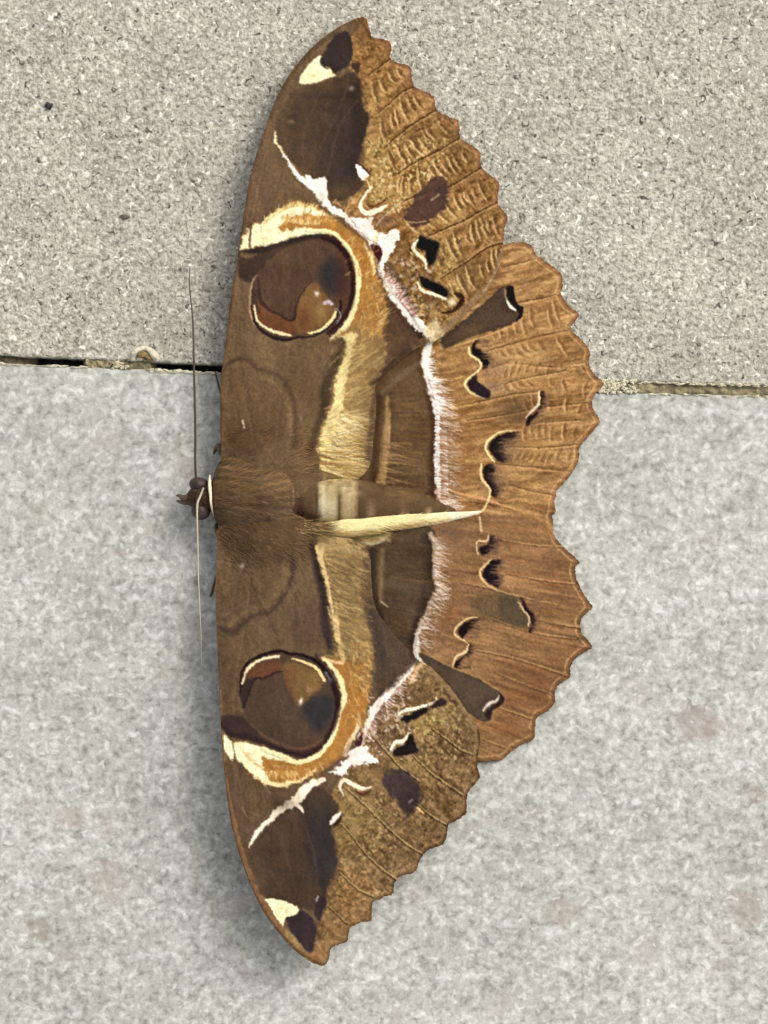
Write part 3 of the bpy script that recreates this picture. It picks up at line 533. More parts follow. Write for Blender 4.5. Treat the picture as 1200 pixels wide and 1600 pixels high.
fc.poly([(376,1070),(384,1062),(398,1060),(390,1080),(381,1106),(376,1090)], (58,44,38), soft=1.8)
fc.line([(381,1105),(397,1063),(412,1060),(427,1052),(441,1049)], [3,3,2.5,2.5,2], (44,30,26), soft=1.1)
fc.line([(375,1088),(378,1052),(391,1033),(415,1022),(438,1017),(450,1021),(470,1023),(490,1031),(506,1045),(517,1062)], [2,4,5,5,5,5,4,5,6,7], (34,22,24), soft=1.3)
fc.line([(379,1068),(387,1046),(407,1031),(435,1025)], [3,4,4,4], (250,220,176), soft=1); fc.line([(457,1029),(480,1036),(497,1047),(507,1063)], [2,4,5,4], (250,218,150), soft=1)
fc.line([(372,1090),(374,1108),(382,1112)], 2, (120,96,76), soft=1.6, a=.6)
fc.glow(490,1058,12,10,(146,116,62),.5); fc.glow(455,1060,8,18,(104,64,42),.6); fc.glow(430,1110,30,26,(84,66,52),.5)
fc.glow(470,1096,2.6,5,(250,236,226),1.0,R(15)); fc.glow(483,1078,5,6,(180,140,110),.6); fc.line([(509,1050),(514,1060)], 3, (150,146,150), soft=1.2, a=.7); fc.glow(516,1063,3,4,(150,146,150),.6)  # pale scales with a painted white glint, lower eyespot
# ------- medial pale band, upper
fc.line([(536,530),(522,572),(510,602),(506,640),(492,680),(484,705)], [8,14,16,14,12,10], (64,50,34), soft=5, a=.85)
fc.poly([(520,528),(547,518),(541,540),(532,570),(523,597),(520,625),(510,650),(500,676),(495,705),(500,730),(510,745),(560,745),(578,725),(582,680),(586,640),(580,605),(600,570),(600,530),(575,515),(556,505)], (152,122,76), soft=5, rough=1.5, dh=.01)
fc.glow(572,670,9,60,(112,86,54),.6); fc.glow(588,590,14,30,(118,90,56),.6); fc.glow(590,540,16,20,(124,90,54),.5)
fc.poly([(515,530),(548,519),(558,522),(553,545),(545,575),(540,602),(535,630),(545,650),(535,680),(520,700),(496,706),(502,676),(511,650),(521,625),(524,597),(533,570),(541,540),(534,527)], (246,224,156), soft=2.2, rough=1.8, a=.92, dh=.01)
fc.glow(535,680,26,26,(228,200,132),.7); fc.glow(575,640,12,40,(136,106,66),.5); fc.glow(565,560,20,26,(150,122,76),.5)
fc.glow(575,500,16,24,(150,112,66),.5)
fc.hairs([(535,640),(522,680),(510,715)], 150, 50, R(8), [(250,232,176),(196,164,104),(140,110,66),(240,214,150),(255,246,208)], 2.2, .6, .3, dh=.004)
fc.hairs([(552,540),(545,590),(538,630)], 110, 34, R(-25), [(210,178,116),(160,128,76),(186,152,92),(130,102,62)], 2, .5, .3)
fc.hairs([(500,705),(500,735)], 90, 80, R(10), [(250,234,170),(200,172,100),(120,90,54),(160,130,80)], 2.2, .65, .12, dh=.004)
fc.line([(555,568),(575,556),(590,548)], 2.4, (206,174,118), soft=1.4, a=.6)
fc.line([(640,548),(612,570),(582,600)], [12,12,8], (72,56,40), soft=3.5, a=.85)
fc.line([(585,612),(582,660),(577,715)], [8,10,12], (84,64,44), soft=4, a=.8)
fc.glow(610,540,20,12,(112,84,56),.6,R(-40))
# ------- medial pale band, lower
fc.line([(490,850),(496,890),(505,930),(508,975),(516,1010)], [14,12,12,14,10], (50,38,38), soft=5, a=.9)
fc.poly([(492,850),(500,885),(510,920),(516,955),(520,985),(526,1020),(503,1027),(540,1032),(556,1036),(582,1030),(580,1000),(572,965),(562,925),(566,890),(570,862),(540,850)], (146,118,76), soft=2, rough=1.4, dh=.02)
fc.line([(498,858),(506,888),(515,925),(522,960),(528,998),(536,1030)], [14,12,10,10,9,9], (232,200,138), soft=2, rough=1.2, a=.9, dh=.01)
fc.line([(503,1027),(518,1033),(535,1036)], [2,4,5], (236,196,146), soft=1.4)
fc.hairs([(505,865),(515,910),(524,960)], 200, 40, R(25), [(176,148,92),(126,100,62),(206,176,118),(100,80,52)], 2, .5, .3, dh=.004)
fc.glow(545,900,22,20,(110,86,58),.45); fc.glow(560,1040,14,26,(150,112,62),.5); fc.glow(575,940,10,30,(96,74,52),.6)
fc.line([(540,985),(556,998),(570,1010)], 3, (214,180,128), soft=1.4, a=.7)
fc.line([(512,950),(518,966)], 3, (246,214,156), soft=1.2, a=.8)
fc.poly([(575,930),(590,955),(625,1000),(655,1030),(640,1048),(600,1085),(585,1075),(586,1030),(578,985)], (78,62,48), soft=4, rough=1.5, a=.9)
fc.line([(578,962),(592,1000),(600,1040)], 12, (60,50,42), soft=6, a=.6)
fc.hairs([(500,850),(540,856),(572,864)], 60, 12, R(60), [(200,176,128),(150,124,84)], 2, .5, .3)
def jitter(cv, amp, seed):
    jx = gx - X0 + amp * (fbm(1.7, seed, octaves=1) + .6 * fbm(4, seed + 3, octaves=1)); jy = gy - Y0 + amp * (fbm(1.7, seed + 5, octaves=1) + .6 * fbm(4, seed + 7, octaves=1))
    ix = np.clip(np.round(jx).astype(int), 0, W - 1); iy = np.clip(np.round(jy).astype(int), 0, H - 1)
    cv.c = cv.c[iy, ix] * .8 + cv.c * .2
for i in range(380):
    u = random.random(); y = random.uniform(540, 745); x = random.uniform(505, 590) - (y - 640) * .12; an = R(np.interp(y, [540, 640, 700, 745], [-50, -25, 4, 12])) + random.gauss(0, .14); L = random.uniform(10, 34)
    if not 500 < x < 592: continue
    fc.line([(x, y), (x + L * math.cos(an), y + L * math.sin(an))], random.uniform(.8, 2), random.choice([(236,210,150),(104,80,50),(186,152,96),(130,100,62),(214,184,124)]), soft=1.6, rough=.5, a=random.uniform(.1, .34), sm=False)
for i in range(420):
    y = random.uniform(862, 1020); x = random.uniform(515, 566); an = R(28) + random.gauss(0, .16); L = random.uniform(10, 26)
    fc.line([(x, y), (x + L * math.cos(an), y + L * math.sin(an))], random.uniform(.8, 2), random.choice([(198,170,112),(90,70,48),(160,130,82),(120,94,60)]), soft=1.1, rough=.5, a=random.uniform(.2, .5), sm=False)
for i in range(260):
    y = random.uniform(600, 1010); x = random.uniform(596, 672); an = R(np.interp(y, [600, 790, 860, 1010], [-6, 10, 4, 20])) + random.gauss(0, .06); L = random.uniform(16, 50)
    if 792 < y < 850: continue
    hc.line([(x, y), (min(x + L * math.cos(an), 678), y + L * math.sin(an))], random.uniform(1, 3), random.choice([(128,100,68),(68,50,36),(112,84,56),(80,58,42)]), soft=2, rough=.5, a=random.uniform(.12, .35), sm=False)
for i in range(420):
    if i % 2: x, y = random.choice([(random.uniform(440,520), random.uniform(334,352)),(random.uniform(540,588), random.uniform(370,440)),(random.uniform(558,596), random.uniform(430,540))]); an = R(-60)
    else: x, y = random.choice([(random.uniform(420,500), random.uniform(1192,1216)),(random.uniform(540,578), random.uniform(1060,1150)),(random.uniform(545,578), random.uniform(1000,1080))]); an = R(60)
    an += random.gauss(0, .5); L = random.uniform(4, 14)
    fc.line([(x, y), (x + L * math.cos(an), y + L * math.sin(an))], random.uniform(1, 2.4), random.choice([(226,180,104),(136,88,40),(206,156,82),(150,102,52),(240,206,140)]), soft=1.1, rough=.6, a=random.uniform(.25, .6), sm=False)
for cv in (fc, hc):
    mk = cv.mask; cv.mask = None
    cv.poly([(492,830),(520,828),(600,822),(612,838),(590,848),(560,856),(520,860),(498,856)], (176,150,100), soft=4, rough=2, a=.85)
    cv.hairs([(500,840),(540,842),(590,838)], 90, 26, R(14), [(222,198,140),(150,122,78),(196,168,112)], 2, .5, .3)
    cv.line([(566,846),(585,850),(600,842)], 3, (214,194,160), soft=1.6, a=.7); cv.glow(556,846,10,5,(110,84,54),.6)
    cv.mask = mk
jitter(fc, .9, 1201); jitter(hc, .8, 1231)
# silky sheen painted as streaks, uneven brown ground, fine rows of scales
fc.c *= (1 + .09 * np.clip((600 - gx) / 80, 0, 1) * fbm(13, 1280, R(88), 7.0))[..., None]
fc.c *= (1 + .07 * fbm(30, 1250, R(70), 2.0) + .08 * fbm(5, 1260, R(80), 2.5))[..., None]
hc.c *= (1 + .05 * fbm(24, 1270))[..., None]
for cv in (fc, hc):
    cv.c *= (1 + 0.09 * b2 + 0.05 * fbm(1.8, 470, octaves=1))[..., None]
    def blur(A, k):
        B = A
        for ax in (0, 1):
            pad = [(0, 0)] * 3; pad[ax] = (k + 1, k)
            cs = np.cumsum(np.pad(B, pad, mode='edge').astype(np.float64), axis=ax)
            B = (cs[2 * k + 1:] - cs[:-2 * k - 1]) / (2 * k + 1) if ax == 0 else (cs[:, 2 * k + 1:] - cs[:, :-2 * k - 1]) / (2 * k + 1)
        return B.astype(np.float32)
    d1 = np.clip(cv.c - blur(cv.c, 9), -.12, .12); d2 = np.clip(cv.c - blur(cv.c, 2), -.10, .10)
    zone = np.clip((gx - 540) / 80, .35, 1)[..., None]
    cv.c = cv.c + (.42 * d1 + .2 * d2) * zone
    cv.c = np.clip(cv.c, 0.02, 1.0)

# body plan
bc = Canvas((108,86,62)); nbod = fbm(4, 500, R(8), 5.0)
bc.blend(full, np.clip((gy - 765) / 30, 0, 1) * .45, (86,68,52))  # shading of the lower half of the thorax, painted in
bc.c += (0.10 * nbod)[..., None]
bc.glow(370,750,30,24,(120,92,62),.5); bc.glow(420,762,26,12,(136,108,74),.4)
bc.poly([(458,738),(497,740),(496,812),(458,802)], (84,62,48), soft=2); bc.line([(453,740),(457,752),(457,785),(449,805)], [6,6,5,6], (184,148,108), soft=1.6, rough=1)
bc.poly([(498,735),(700,735),(700,812),(498,815)], (100,78,54), soft=2)
bc.poly([(499,742),(522,748),(530,768),(526,812),(496,814)], (204,188,146), soft=2.4, rough=1.5); bc.poly([(534,752),(552,750),(557,780),(551,812),(533,812)], (178,154,112), soft=3, rough=1.5)
bc.line([(530,750),(531,780),(530,812)], 4, (80,62,38), soft=1.6); bc.line([(497,740),(499,810)], 2, (60,44,34), soft=1.5)
bc.hairs([(500,735),(510,745)], 60, 40, R(25), [(226,204,140),(176,146,90)], 2, .6, .25)
bc.c += .05 * fbm(5, 520, R(80), 2.5)[..., None]
bc.line([(498,742),(496,776),(497,812)], 3, (58,42,32), soft=1.4); bc.line([(529,756),(532,780),(530,812)], 4, (92,74,46), soft=1.6); bc.line([(556,756),(560,782),(556,812)], 3.5, (84,64,42), soft=1.8)
bc.line([(505,760),(504,785),(505,808)], 7, (226,214,176), soft=3, a=.7); bc.line([(541,762),(543,785),(541,806)], 6, (204,182,138), soft=3, a=.7)
bc.hairs([(498,752),(525,752),(555,752)], 120, 30, R(78), [(226,208,160),(150,126,84),(196,174,126),(120,94,60)], 1.8, .5, .25)
bc.hairs([(560,750),(640,770)], 80, 30, R(60), [(120,92,60),(80,60,42),(138,108,70)], 2, .4, .3)
for a, b in (((582,780),(580,804)), ((633,786),(632,804)), ((672,792),(670,804))): bc.line([a, b], 3, (190,160,120), soft=1.5)
bc.c *= (1 + 0.05 * b2)[..., None]; bc.c = np.clip(bc.c, .02, 1)

# ------------------------------------------------------------ materials
def mat(name, rough=.6, col=(.5, .5, .5), attr=False, sheen=0.0, spec=.5, bump=None, speck=None, coat=0.0):
    m = bpy.data.materials.new(name); m.use_nodes = True; nt = m.node_tree; b = nt.nodes['Principled BSDF']
    b.inputs['Roughness'].default_value = rough; b.inputs['Base Color'].default_value = (*col, 1)
    b.inputs['Specular IOR Level'].default_value = spec; b.inputs['Sheen Weight'].default_value = sheen; b.inputs['Coat Weight'].default_value = coat
    tc = nt.nodes.new('ShaderNodeTexCoord')
    src = None
    if attr:
        a = nt.nodes.new('ShaderNodeAttribute'); a.attribute_name = 'scale_colour'; src = a.outputs['Color']
    else:
        r = nt.nodes.new('ShaderNodeRGB'); r.outputs[0].default_value = (*col, 1); src = r.outputs[0]
    if speck:
        n = nt.nodes.new('ShaderNodeTexNoise'); n.inputs['Scale'].default_value = speck[0]; n.inputs['Detail'].default_value = 3
        mr = nt.nodes.new('ShaderNodeMapRange'); mr.inputs[1].default_value = .3; mr.inputs[2].default_value = .7; mr.inputs[3].default_value = 1 - speck[1]; mr.inputs[4].default_value = 1 + speck[1]
        mx = nt.nodes.new('ShaderNodeVectorMath'); mx.operation = 'SCALE'
        nt.links.new(tc.outputs['Object'], n.inputs['Vector']); nt.links.new(n.outputs[0], mr.inputs[0]); nt.links.new(src, mx.inputs[0]); nt.links.new(mr.outputs[0], mx.inputs['Scale']); src = mx.outputs[0]
    nt.links.new(src, b.inputs['Base Color'])
    if bump:
        n = nt.nodes.new('ShaderNodeTexNoise'); n.inputs['Scale'].default_value = bump[0]; n.inputs['Detail'].default_value = 4
        bp = nt.nodes.new('ShaderNodeBump'); bp.inputs['Strength'].default_value = bump[1]; bp.inputs['Distance'].default_value = bump[2]
        nt.links.new(tc.outputs['Object'], n.inputs['Vector']); nt.links.new(n.outputs[0], bp.inputs['Height']); nt.links.new(bp.outputs[0], b.inputs['Normal'])
    return m
M_wing = mat('wing_scales', .5, attr=True, sheen=0, spec=.03, bump=(30, .25, .02), speck=(34, .07))
M_fur = mat('fur', .6, attr=True, sheen=0, spec=.05)
M_skin = mat('body_scales', .7, attr=True, sheen=0, spec=.04, bump=(24, .4, .03), speck=(26, .12))
M_ant = mat('antenna_brown', .45, (.055, .032, .024)); M_ant2 = mat('antenna_pale', .5, (.40, .36, .28))
M_eye = mat('compound_eye_brown', .42, (.055, .032, .026), spec=.35, bump=(60, .5, .015))
M_leg = mat('leg_brown', .5, (.085, .05, .032), bump=(40, .3, .02), speck=(30, .3)); M_cream = mat('cream_scales', .6, (.86, .76, .55), bump=(40, .3, .02), speck=(20, .1))

ALB = 1.30      # how much brighter than its albedo a level white surface shows at this exposure
def albedo(c):
    lin = np.where(c <= 0.04045, c / 12.92, ((c + 0.055) / 1.055) ** 2.4)
    return np.clip(lin / ALB, 0.004, 0.90)
def sample(cv, px, py):
    x = np.clip(px - X0, 0, W - 1.001); y = np.clip(py - Y0, 0, H - 1.001)
    ix = x.astype(int); iy = y.astype(int); fx = x - ix; fy = y - iy
    def g(A):
        if A.ndim == 3: fx_, fy_ = fx[:, None], fy[:, None]
        else: fx_, fy_ = fx, fy
        return (A[iy, ix] * (1 - fx_) + A[iy, ix + 1] * fx_) * (1 - fy_) + (A[iy + 1, ix] * (1 - fx_) + A[iy + 1, ix + 1] * fx_) * fy_
    return g(cv.c), g(cv.h)

def mesh_obj(name, V, F, parent, material, cols=None, smooth_=True, kind=None, loc=None):
    me = bpy.data.meshes.new(name)
    V = np.asarray(V, np.float32)
    if isinstance(F, np.ndarray):
        nf, k = F.shape
        me.vertices.add(len(V)); me.vertices.foreach_set('co', V.ravel())
        me.loops.add(nf * k); me.loops.foreach_set('vertex_index', F.astype(np.int32).ravel())
        me.polygons.add(nf); me.polygons.foreach_set('loop_start', np.arange(0, nf * k, k, dtype=np.int32))
        me.update(calc_edges=True)
    else:
        me.from_pydata([tuple(v) for v in V], [], F); me.update()
    me.polygons.foreach_set('use_smooth', [smooth_] * len(me.polygons))
    if cols is not None:
        ca = me.color_attributes.new('scale_colour', 'FLOAT_COLOR', 'POINT')
        full_ = np.ones((len(V), 4), np.float32); full_[:, :3] = cols; ca.data.foreach_set('color', full_.ravel())
    me.materials.append(material); me.validate()
    o = bpy.data.objects.new(name, me); C.objects.link(o)
    if parent: o.parent = parent; o.matrix_parent_inverse = parent_inv(parent)
    if kind: o['kind'] = kind
    return o
def parent_inv(p):
    from mathutils import Matrix
    m = Matrix.Identity(4); q = p
    while q: m = Matrix.Translation(q.location) @ m if q.parent is None else m; q = q.parent
    return m.inverted() if p.parent is None else Matrix.Identity(4)

moth = bpy.data.objects.new('moth', None); C.objects.link(moth); moth.location = at(400, 775, 0)
tag(moth, 'large brown moth with two eyespots and spread scalloped wings resting across the tile joint', 'moth')

def tps(ctrl):
    P = np.array(ctrl, float); n = len(P)
    X = P[:, :2] / 100; r = np.linalg.norm(X[:, None] - X[None], axis=2); K = np.where(r > 0, r * r * np.log(r + 1e-12), 0) + np.eye(n) * .05
    A = np.zeros((n + 3, n + 3)); A[:n, :n] = K; A[:n, n] = 1; A[:n, n + 1:] = X; A[n, :n] = 1; A[n + 1:, :n] = X.T
    w = np.linalg.solve(A, np.concatenate([P[:, 2], np.zeros(3)]))
    def f(px, py):
        u = px / 100; v = py / 100; z = w[n] + w[n + 1] * u + w[n + 2] * v
        for i in range(n):
            rr = np.sqrt((u - X[i, 0]) ** 2 + (v - X[i, 1]) ** 2) + 1e-9; z = z + w[i] * rr * rr * np.log(rr)
        return z
    return f
ZF = {
 'F1': tps([(345,700,.56),(400,715,.82),(480,730,.58),(580,720,.32),(590,600,.28),(344,600,.62),(360,480,.70),(395,270,.62),(420,180,.5),(500,60,.26),(570,27,.22),(610,80,.14),(680,165,.13),(750,250,.15),(787,370,.18),(690,525,.27),(480,450,.48),(520,250,.36)]),
 'H1': tps([(500,760,.3),(590,620,.17),(690,530,.17),(787,382,.09),(880,430,.06),(940,600,.08),(900,700,.06),(865,800,.08),(760,795,.18),(680,700,.22),(600,790,.22),(780,600,.13)]),
 'F2': tps([(341,850,.62),(400,828,.82),(480,840,.56),(575,860,.34),(585,950,.32),(338,950,.8),(345,1100,.9),(358,1260,1.0),(395,1390,.98),(500,1505,.85),(580,1430,.6),(655,1360,.3),(730,1260,.22),(748,1180,.2),(655,1032,.3),(450,1080,.78),(520,1280,.75)]),
 'H2': tps([(500,830,.35),(590,960,.2),(655,1035,.2),(750,1190,.08),(835,1140,.06),(900,1030,.08),(925,945,.10),(890,865,.08),(860,810,.12),(757,800,.25),(680,900,.24),(780,1000,.15)]),
}
def zwing(k, px, py):
    return ZF[k](px, py)

def build_wing(key, cv, name, label):
    P = OUT[key]; st = 1.25
    x0, y0 = P.min(0) - 3; x1, y1 = P.max(0) + 3
    X, Y = np.meshgrid(np.arange(x0, x1, st), np.arange(y0, y1, st)); X = X.astype(np.float32); Y = Y.astype(np.float32)
    # margins frayed by a fine fringe
    d = sdf_poly(X, Y, P)
    dm = seg_dist(X, Y, smooth({'F1': F1_out, 'H1': H1_out, 'H2': H2_out, 'F2': F2_out}[key], False, 3), False)
    d += np.where(dm < 14, 1.5, .35) * (fbm(2.4, 600, octaves=2, X=X, Y=Y) + .5 * fbm(8, 640, octaves=1, X=X, Y=Y))
    gyv, gxv = np.gradient(d, st)
    gl = np.sqrt(gxv ** 2 + gyv ** 2) + 1e-6
    push = np.clip(d, 0, None)
    XX = X - gxv / gl * push; YY = Y - gyv / gl * push
    ok = d < st * 1.1
    cell = ok[:-1, :-1] & ok[1:, :-1] & ok[:-1, 1:] & ok[1:, 1:]
    idx = -np.ones(X.shape, np.int64)
    used = np.zeros(X.shape, bool); used[:-1, :-1] |= cell; used[1:, :-1] |= cell; used[:-1, 1:] |= cell; used[1:, 1:] |= cell
    idx[used] = np.arange(used.sum()); n = int(used.sum())
    px, py = XX[used], YY[used]
    col, h = sample(cv, px, py)
    z = zwing(key, px, py) + h + 0.03 * fbm(55, 610, X=px, Y=py, octaves=2)
    z = np.maximum(z, 0.05)
    k = (D - z) / D
    vx = 6 + (px / 100 - 6) * k; vy = -8 + (8 - py / 100) * k
    V = np.stack([vx, vy, z], 1); V2 = V.copy(); V2[:, 2] -= 0.02
    a, b, c, dd = idx[:-1, :-1][cell], idx[:-1, 1:][cell], idx[1:, 1:][cell], idx[1:, :-1][cell]
    top = np.stack([a, dd, c, b], 1); bot = np.stack([a, b, c, dd], 1) + n
    # rim: edges used by one cell only
    E = np.concatenate([top[:, [0, 1]], top[:, [1, 2]], top[:, [2, 3]], top[:, [3, 0]]])
    key_ = np.minimum(E[:, 0], E[:, 1]) * (n + 1) + np.maximum(E[:, 0], E[:, 1])
    u, inv, cnt = np.unique(key_, return_inverse=True, return_counts=True)
    Eb = E[cnt[inv] == 1]
    rim = np.stack([Eb[:, 1], Eb[:, 0], Eb[:, 0] + n, Eb[:, 1] + n], 1)
    F = np.concatenate([top, bot, rim]); cols = albedo(col)
    o = mesh_obj(name, np.concatenate([V, V2]), F, moth, M_wing, np.concatenate([cols, cols * .8]))
    o['label'] = label
    return o
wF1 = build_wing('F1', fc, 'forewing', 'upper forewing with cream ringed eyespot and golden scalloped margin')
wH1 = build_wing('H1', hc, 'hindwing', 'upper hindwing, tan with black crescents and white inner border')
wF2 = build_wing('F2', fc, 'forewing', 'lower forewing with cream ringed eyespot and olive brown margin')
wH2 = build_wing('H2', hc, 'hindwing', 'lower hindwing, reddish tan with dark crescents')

# ------------------------------------------------------------ body: one continuous surface
def loft(sections, nseg=40, res=6, ends=True):
    """sections: x, centre y, half width, z bottom, z top (pixels, pixels, pixels, units, units)"""
    P = smooth(np.array(sections, float), False, res); V = []; px = []; F = []
    for (x, cy, hw, zb, zt) in P:
        zc = (zb + zt) / 2; hh = (zt - zb) / 2
        for k in range(nseg):
            a = 2 * math.pi * k / nseg
            yy = cy + hw * math.cos(a); z = zc + hh * math.sin(a)
            V.append(at(x, yy, z)); px.append((x, yy))
    m = len(P)
    for i in range(m - 1):
        for k in range(nseg):
            k2 = (k + 1) % nseg
            F.append((i * nseg + k, i * nseg + k2, (i + 1) * nseg + k2, (i + 1) * nseg + k))
    F.append(tuple(range(nseg - 1, -1, -1))); F.append(tuple((m - 1) * nseg + k for k in range(nseg)))
    return V, F, np.array(px)
secs = [(286,781,1.5,.36,.42),(290,780,6,.30,.50),(296,778,12,.24,.60),(303,777,17,.2,.68),(312,777,19,.18,.72),(322,777,20,.18,.72),(329,776,22,.18,.72),(333,775,29,.18,.78),(338,773,43,.16,.80),(348,771,56,.14,.84),(365,771,64,.12,.87),(390,772,70,.12,.88),(420,773,68,.12,.86),(445,773,54,.12,.78),(458,773,40,.12,.68),(464,774,35,.12,.62),(480,776,36,.12,.62),(500,778,38,.12,.60),(530,780,37,.1,.56),(570,783,32,.1,.50),(620,787,25,.1,.42),(670,792,15,.1,.34),(700,796,7,.12,.28),(712,797,2,.14,.22)]
V, F, pp = loft(secs, 48, 5)
col, h = sample(bc, pp[:, 0].astype(np.float32), pp[:, 1].astype(np.float32))
cb = albedo(col)
headm = pp[:, 0] < 331
cb[headm] = np.array((.105, .074, .050))
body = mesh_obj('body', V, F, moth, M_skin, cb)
Vn = np.array(V)

def tube(name, path, radii, material, parent, nseg=8, label=None, cols=None):
    """path of (px, py, z); radii in units"""
    P = [Vector(at(*p)) for p in path]
    Q = smooth(np.array([(p.x, p.y, p.z, r) for p, r in zip(P, radii)]), False, 6)
    V = []; F = []
    for i, q in enumerate(Q):
        p = Vector(q[:3]); t = (Vector(Q[min(i + 1, len(Q) - 1)][:3]) - Vector(Q[max(i - 1, 0)][:3])).normalized()
        u = t.cross(Vector((0, 0, 1)));
        if u.length < .05: u = Vector((1, 0, 0))
        u.normalize(); w = t.cross(u)
        for k in range(nseg):
            a = 2 * math.pi * k / nseg; V.append(p + (u * math.cos(a) + w * math.sin(a)) * max(q[3], .002))
    m = len(Q)
    for i in range(m - 1):
        for k in range(nseg): k2 = (k + 1) % nseg; F.append((i * nseg + k, (i + 1) * nseg + k, (i + 1) * nseg + k2, i * nseg + k2))
    F.append(tuple(range(nseg))); F.append(tuple((m - 1) * nseg + k for k in range(nseg - 1, -1, -1)))
    o = mesh_obj(name, V, F, parent, material)
    if label: o['label'] = label
    return o

def ellipsoid(name, cx, cy, cz, rx, ry, rz, rot, material, parent, bumpy=0, label=None, nu=24, nv=14):
    c = Vector(at(cx, cy, cz)); V = []; F = []
    for j in range(nv + 1):
        ph = math.pi * j / nv
        for i in range(nu):
            th = 2 * math.pi * i / nu
            x, y, z = rx * math.sin(ph) * math.cos(th), ry * math.sin(ph) * math.sin(th), rz * math.cos(ph)
            f = 1 + bumpy * random.uniform(-1, 1); x *= f; y *= f; z *= f
            V.append(c + Vector((x * math.cos(rot) - y * math.sin(rot), x * math.sin(rot) + y * math.cos(rot), z)))
    for j in range(nv):
        for i in range(nu):
            i2 = (i + 1) % nu; F.append((j * nu + i, (j + 1) * nu + i, (j + 1) * nu + i2, j * nu + i2))
    o = mesh_obj(name, V, F, parent, material)
    if label: o['label'] = label
    return o
ellipsoid('eye', 311, 757, .50, .155, .115, .17, R(-8), M_eye, moth)
ellipsoid('eye', 314, 797, .50, .15, .155, .17, R(8), M_eye, moth)
tube('palp', [(296,777,.50),(287,778,.50),(280,774.5,.50),(275,774.5,.48)], [.06,.045,.028,.008], M_leg, moth)
tube('palp', [(296,783,.46),(289,785,.46),(281,784,.46),(275,782,.44)], [.055,.042,.024,.006], M_leg, moth)
tube('collar', [(328,743,.52),(327.5,753,.70),(328,764,.76),(329,775,.77),(329.5,786,.76),(332,797,.66),(335,808,.50)], [.015,.024,.027,.022,.018,.015,.006], M_cream, moth, label='thin cream collar behind the head')
ant1 = tube('antenna', [(310,766,.62),(306.5,750,.74),(305,720,.88),(305,660,1.05),(303,575,1.15),(301.5,503,1.15),(298,467,1.1),(296,442,1.05),(297,417,1.0)], [.022,.02,.018,.018,.016,.013,.011,.009,.006], M_ant, moth, label='dark brown antenna pointing up the photo')
ant2 = tube('antenna', [(318,762,.72),(313,775,.74),(308.5,787,.80),(308,812,.95),(309,850,1.2),(310,900,1.4),(312,950,1.5),(314,990,1.5),(315,1040,1.45)], [.012,.018,.018,.015,.012,.010,.008,.006,.002], M_ant2, moth, label='pale antenna pointing down the photo')
tube('leg', [(352,715,.42),(345,704,.46),(341,696,.40),(336,704,.22),(334,709,.06)], [.05,.055,.04,.03,.015], M_leg, moth)
tube('leg', [(352,640,.30),(346,618,.22),(341,600,.12),(336.5,582,.04)], [.03,.022,.018,.012], M_leg, moth)
tube('leg', [(352,850,.40),(341,832,.42),(338,822,.30),(342,812,.1)], [.05,.05,.03,.02], M_leg, moth)
tube('leg', [(352,860,.30),(345,880,.22),(338,900,.12),(331,926,.05),(329,932,.04)], [.03,.024,.02,.02,.014], M_leg, moth)

# cream fold of the lower hindwing lying along the abdomen
fold = [(462,826,3,.56,.60),(480,826,6,.46,.58),(500,827,9.5,.38,.55),(520,826,11.5,.36,.52),(545,825,15,.33,.49),(565,824,14,.30,.48),(590,820.5,15.5,.27,.44),(612,816.5,13.5,.25,.41),(640,813.5,13,.22,.38),(665,811.5,10.5,.20,.35),(690,809,9,.20,.33),(712,806,6.5,.19,.31),(732,803.5,4.5,.19,.29),(748,800.5,2.5,.2,.27),(757,798,1,.22,.25)]
V, F, pp = loft(fold, 28, 5)
pc = np.empty((len(pp), 3), np.float32); P_ = smooth(np.array(fold, float), False, 5); cyv = np.repeat(P_[:, 1], 28); hwv = np.repeat(P_[:, 2], 28); xv = pp[:, 0]
vv = (pp[:, 1] - cyv) / hwv
t = np.clip((vv - .15) / .8, 0, 1) * np.clip((700 - xv) / 90, 0, 1)
nz = fbm(4, 700, R(5), 6, X=pp[:, 0].astype(np.float32), Y=pp[:, 1].astype(np.float32))
pc[:] = np.array((255, 242, 178)) / 255.
pc += (np.array((168, 138, 88)) / 255. - pc) * (t[:, None] * .95)  # shade on the fold's lower side, graded into the cream
pc += (np.array((150, 112, 72)) / 255. - pc) * (np.clip((505 - xv) / 40, 0, 1)[:, None] * .8)
pc += (np.array((255, 244, 216)) / 255. - pc) * (np.clip((xv - 640) / 60, 0, 1)[:, None] * .8)
pc += .10 * nz[:, None] - .10 * np.exp(-((xv - 600) / 9) ** 2)[:, None] * np.clip(vv + .3, 0, 1)[:, None]
mesh_obj('margin_fold', V, F, wH2, M_skin, albedo(np.clip(pc, .03, 1)))

